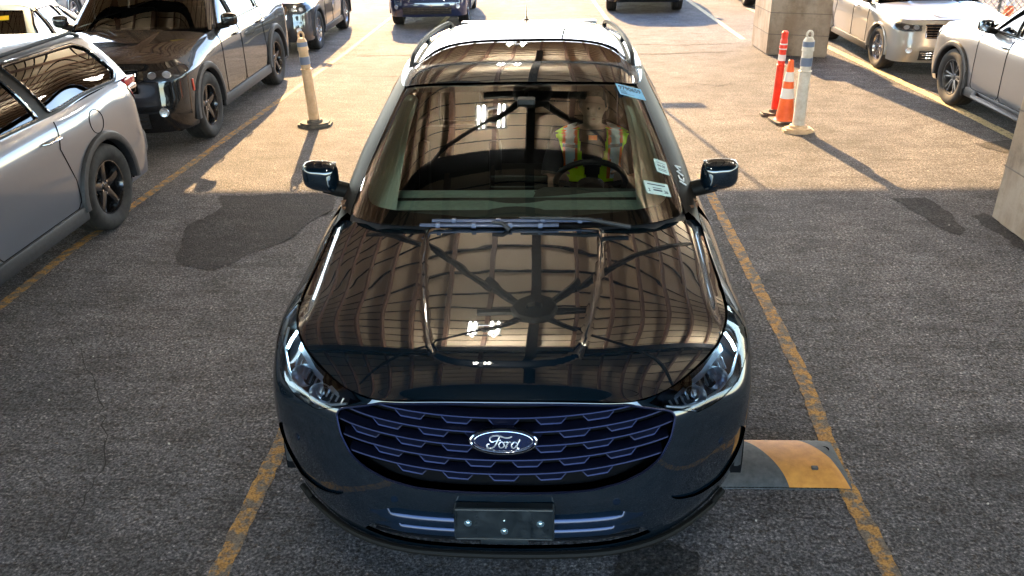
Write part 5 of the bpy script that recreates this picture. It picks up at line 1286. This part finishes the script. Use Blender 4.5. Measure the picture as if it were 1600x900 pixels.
def post(name, label, cat, loc, h, r, body, bands, loop=True, base=.21, bmat='base_rubber', group=None, lean=(0,0)):
    t = thing(name, label, cat, (*loc, 0), 0, group)
    m = MB(); hexo = [(base*math.cos(R(a))*1.0, base*math.sin(R(a))*.82) for a in (22,68,112,158,202,248,292,338)]
    m.prism(hexo, 0, .028); m.prism([(x*.86, y*.86) for x, y in hexo], .028, .045); m.lathe([(r*1.5,.045),(r*1.4,.075),(r*1.02,.08)], n=20); m.build('base', M[bmat], t)
    def P(z): return Vector((lean[0]*z, lean[1]*z, z))
    m = MB(); zs = [.05, h*.60, h*.61, h*.615, h*.80, h*.805, h*.90, h*.93]; rs = [r*1.0, r*.92, r*1.08, r*.86, r*.86, r*.98, r*.86, r*.6]
    m.tube([tuple(P(z)) for z in zs], rs, 24)
    if loop: 
        m.tube([tuple(P(h*.92)+Vector((.030*math.cos(a), 0, .040+.038*math.sin(a)))) for a in np.linspace(-math.pi*.5, math.pi*1.5, 17)], .012, 8, cap=False)
    else: m.tube([tuple(P(h*.92)), tuple(P(h*.985)), tuple(P(h))], [r*.8,r*.8,r*.5], 20)
    m.build('post', M[body], t)
    for z0, z1, mm in bands:
        m = MB(); m.tube([tuple(P(h*z0)), tuple(P(h*z1))], [r*.93, r*.93], 24); m.build('band', M[mm], t)
    return t
post('delineator_post', 'grimy tan delineator post with grey bands standing left of the middle car', 'traffic post', (-2.77, 9.84), 1.08, .062, 'tan_plastic', [(.66,.74,'band_grey'),(.82,.89,'band_grey')], lean=(-.045,0))
post('delineator_post', 'white delineator post with blue-grey bands and loop top beside the traffic cone', 'traffic post', (2.745, 9.42), 1.09, .066, 'white_plastic', [(.66,.74,'band_grey'),(.82,.895,'band_grey')], lean=(.0,0), bmat='tan_plastic', base=.175)
post('delineator_post', 'slim red-orange delineator post with white bands behind the traffic cone', 'traffic post', (2.66, 10.15), .97, .046, 'red_orange', [(.66,.73,'band_white'),(.79,.86,'band_white')], loop=False, base=.18, lean=(.02,0))
def cone(label, loc, h=.70, sc=1.):
    t = thing('traffic_cone', label, 'traffic cone', (*loc, 0), R(8)); s_ = sc
    m = MB(); m.prism(rnd([(-.15*s_,-.15*s_),(.15*s_,-.15*s_),(.15*s_,.15*s_),(-.15*s_,.15*s_)], .04), 0, .03); m.build('base', M['base_rubber'], t)
    rad = lambda z: (.105-(.105-.028)*z/h)*s_
    m = MB(); m.lathe([(rad(0)*1.12,.03),(rad(.04),.045)]+[(rad(z), z) for z in np.linspace(.05, h, 12)]+[(rad(h)*.8, h+.004),(.02*s_,h-.02)], n=32); m.build('shell', M['orange'], t)
    for z0, z1, mm in ((h*.40,h*.56,'band_white'),(h*.67,h*.82,'band_white')):
        m = MB(); m.lathe([(rad(z0)+.002,z0),(rad(z1)+.002,z1)], n=32); m.build('band', M[mm], t)
    return t
c = cone('orange traffic cone with two white bands between the red-orange and white posts', (2.70, 9.84))
m = MB(); m.box((.075,-.085,.22),(.03,.004,.07), rz=.6, rx=.1); m.build('scuff', M['trim'], c)
cone('small orange cone behind the fence, nearer the fence post', (8.34, 18.25)); cone('small orange cone behind the fence, nearer the right edge of the picture', (8.72, 17.3))
# speed bump
M['bump_black'] = noisy(mat('bump_rubber', rough=.7), 30, [(.035,.04,.045),(.08,.085,.09)], bump=.3, bscale=160, bdist=.003); M['bump_yellow'] = noisy(mat('bump_yellow', rough=.6), 20, [(.42,.17,.03),(.60,.27,.05)], bump=.3, bscale=160, bdist=.003)
sb = thing('speed_bump', 'black and yellow rubber speed bump sticking out from under the middle car', 'speed bump', (0, 3.39, 0))
def bsec(y): return .052*max(0, 1-(abs(y)/.19)**2.2)**.8+.004
xs_ = np.arange(-.95, 1.402, .012); ysb = np.linspace(-.185, .185, 33)
mb, my = MB(), MB()
def gfun(y): return .56*(y+.19)**1.5+.10*(y+.19)
cs = []; c0 = -.95
while c0 < 1.80: cs.append(c0); c0 += .02
bd = [1.385+.60*k+d for k in range(-5, 2) for d in (.32-.60, .60-.60)]
cs = sorted(set([c for c in cs if min(abs(c-b_) for b_ in bd) > .008]+[b_ for b_ in bd if -.95 < b_ < 1.8]))
def zz(x, y): e_ = min(1, max(0, (1.40-x)/.07)); return bsec(y)*(e_**.6)+.0015
for i in range(len(cs)-1):
    ph = ((cs[i]+cs[i+1])/2-1.385) % .60
    for j in range(len(ysb)-1):
        q = []
        for c_, y in ((cs[i],ysb[j]),(cs[i+1],ysb[j]),(cs[i+1],ysb[j+1]),(cs[i],ysb[j+1])):
            x = min(1.40, c_-gfun(y)); q.append((x, y, zz(x, y)))
        if abs(q[0][0]-q[1][0]) < 1e-6 and abs(q[2][0]-q[3][0]) < 1e-6: continue
        (my if ph > .32 else mb).add(q, [(0,1,2,3)], True)
def weld(o):
    bm = bmesh.new(); bm.from_mesh(o.data); bmesh.ops.remove_doubles(bm, verts=bm.verts[:], dist=.0005); bm.to_mesh(o.data); bm.free()
mb.add([(-.95,-.186,0),(1.40,-.186,0),(1.40,-.186,.006),(-.95,-.186,.006)], [(0,1,2,3)], False)
o = mb.build('black_segment', M['bump_black'], sb, recalc=False); weld(o); o2 = my.build('yellow_band', M['bump_yellow'], sb, recalc=False); weld(o2)
for x, y in ((.70,-.09),(1.24,-.09),(.16,-.09)):
    m = MB(); m.box((x,y,.050),(.03,.02,.018), bev=.004); m.build('stud', M['trim'], sb)
for x, y in ((.90,.06),(1.33,.06)):
    m = MB(); m.lathe([(.001,.045),(.018,.045),(.02,.052)], n=14, c=(x,y,0)); m.build('bolt_hole', M['void'], sb)
# chain-link fence
fe_ = thing('chain_link_fence', 'grey chain-link fence at the top right behind the white suv', 'fence', (0, 0, 0))
M['wire'] = mat('galvanised_wire', (.20,.18,.17), .5, .4)
m = MB(); x0, x1, hh = 6.2, 15., 1.5; st_ = .11; yy = 16.4
def wire(a, b, r=.006): m.tube([a, b], r, 4, cap=False)
k = x0-hh
while k < x1:
    xa, za, xb, zb3 = k, 0., k+hh, hh
    if xa < x0: za = x0-xa; xa = x0
    if xb > x1: zb3 -= xb-x1; xb = x1
    wire((xa, yy, za+.03), (xb, yy, zb3+.03)); wire((x0+x1-xa, yy+.006, za+.03), (x0+x1-xb, yy+.006, zb3+.03)); k += st_
m.build('wire_mesh', M['wire'], fe_)
for x in (6.2, 8.1, 10.4, 12.7, 15): 
    m = MB(); m.cyl((x,yy+.04,0),(x,yy+.04,hh+.1),.03,n=12); m.build('fence_post', M['wire'], fe_)
m = MB(); m.cyl((x0,yy+.04,hh+.06),(x1,yy+.04,hh+.06),.022,n=10); m.build('top_rail', M['wire'], fe_)
# hanging lamp panel near the canopy's far edge (its shadow lies right of the middle car)
hp = thing('hanging_panel', 'dark panel hanging on a pole from the far canopy edge, mirrored in the car roof', 'sign', (.55, 16.2, 2.50))
m = MB(); m.box((0,0,0),(.74,.05,.12), bev=.01); m.build('panel', M['dark_steel'], hp)
m = MB(); m.cyl((-.2,0,.05),(-.2,0,HC-2.6),.022); m.build('pole', M['dark_steel'], hp)
# patches, stains and cracks on the ground
def patch(pts, m_, z, name, jit=.03, seed=3, sub=.035):
    rr_ = random.Random(seed); P = dens(pts, sub); c = P.mean(0); P = [tuple(p+np.array([rr_.uniform(-jit,jit)*.45+jit*.9*math.sin(2*math.pi*7*i/len(P)+seed), rr_.uniform(-jit,jit)*.45+jit*.9*math.sin(2*math.pi*5*i/len(P)+seed*2)])) for i, p in enumerate(P)]
    q = MB(); V = [(x, y, z) for x, y in P]+[(c[0], c[1], z)]; n = len(P)
    bm = bmesh.new(); vs = [bm.verts.new(v) for v in V[:-1]]; f = bm.faces.new(vs); bmesh.ops.triangulate(bm, faces=[f]); bmesh.ops.recalc_face_normals(bm, faces=bm.faces[:])
    me = bpy.data.meshes.new(name); bm.normal_update()
    if sum(f.normal.z for f in bm.faces) < 0: bmesh.ops.reverse_faces(bm, faces=bm.faces[:])
    bm.to_mesh(me); bm.free(); return tag(link(name, me, m_), kind='structure')
def dark_asphalt(name, k, c=(1,1,1)):
    m = M['asphalt'].copy(); m.name = name; cr = [n for n in m.node_tree.nodes if n.type == 'VALTORGB'][0]
    for e in cr.color_ramp.elements: e.color = (e.color[0]*k*c[0], e.color[1]*k*c[1], e.color[2]*k*c[2], 1)
    return m
M['coarse'] = dark_asphalt('coarse_asphalt', .34, (1.05,.98,.95)); M['stain'] = dark_asphalt('oil_stain', .30); M['pale_patch'] = dark_asphalt('pale_asphalt', 1.35)
patch([(-3.02,7.34),(-2.90,7.02),(-3.02,6.66),(-2.98,6.30),(-2.90,5.98),(-2.76,5.80),(-2.52,5.66),(-2.36,5.80),(-2.22,6.05),(-2.05,6.45),(-1.93,6.85),(-1.90,7.36)], M['coarse'], .004, 'road_patch')
patch([(2.98,7.20),(3.28,7.20),(3.33,6.85),(3.28,6.42),(3.20,6.30),(3.12,6.45),(3.05,6.85)], M['coarse'], .004, 'road_patch', .012, 5)
patch([(3.45,6.75),(3.62,6.8),(3.62,5.6),(3.5,5.7),(3.52,6.2)], M['coarse'], .004, 'road_patch', .02, 9)
patch([(.26,2.62),(.33,2.52),(.48,2.50),(.60,2.60),(.62,2.78),(.44,2.86),(.30,2.80)], M['stain'], .0044, 'oil_stain', .012, 6)
patch([(4.4,8.9),(4.9,9.0),(5.4,8.6),(5.3,8.2),(4.7,8.3)], M['stain'], .0044, 'oil_stain', .03, 8)
patch([(3.7,13.4),(4.4,13.2),(4.45,12.0),(3.9,11.6),(3.85,12.6)], M['pale_patch'], .003, 'road_patch', .03, 12)
M['crack'] = mat('crack', (.012,.011,.01), .95)
def crack(pts, wd_, seed=1, z=.005):
    rr_ = random.Random(seed); P = dens(pts, .06, closed=False); q = MB(); rows = []
    for i, p in enumerate(P):
        t = P[min(i+1, len(P)-1)]-P[max(i-1,0)]; t = t/np.linalg.norm(t); nn = np.array([-t[1], t[0]]); p = p+nn*rr_.uniform(-.018,.018); w0 = wd_*rr_.uniform(.3,1)
        rows.append([(*(p+nn*w0), z), (*(p-nn*w0), z)])
    q.grid(rows, smooth=False); return tag(q.build('pavement_crack', M['crack'], recalc=False), kind='structure')
crack([(2.0,11.98),(2.08,11.86),(2.22,11.86),(2.27,11.74),(2.36,11.84),(2.47,11.86),(2.49,12.02)], .016)
crack([(-3.2,14.3),(-2.0,14.35),(-.6,14.2),(.5,14.3),(1.8,14.2),(3.0,14.35)], .022, 5); crack([(-2.6,12.6),(-1.4,12.7),(-.8,12.5)], .015, 6); crack([(1.2,15.2),(2.2,15.0),(3.1,15.1)], .02, 7)
crack([(-3.0,4.6),(-2.6,4.1),(-2.2,3.4),(-2.1,2.8)], .004, 8); crack([(2.2,5.6),(2.6,4.9),(2.5,4.2),(3.0,3.6)], .003, 9)
# small litter and leaves lying about are left as pale specks of stone
sg_ = MB(); rr_ = random.Random(5)
for k in range(90):
    x, y = rr_.uniform(-3.4, 3.6), rr_.uniform(2.0, 9); s_ = rr_.uniform(.003,.007)
    sg_.box((x,y,s_*.5),(s_*1.4,s_,s_), rz=rr_.uniform(0,3))
tag(sg_.build('grit', mat('pale_grit', (.5,.48,.44), .9)), 'pale specks of grit scattered over the asphalt', 'grit', kind='stuff')
# lights: labels that tell them apart
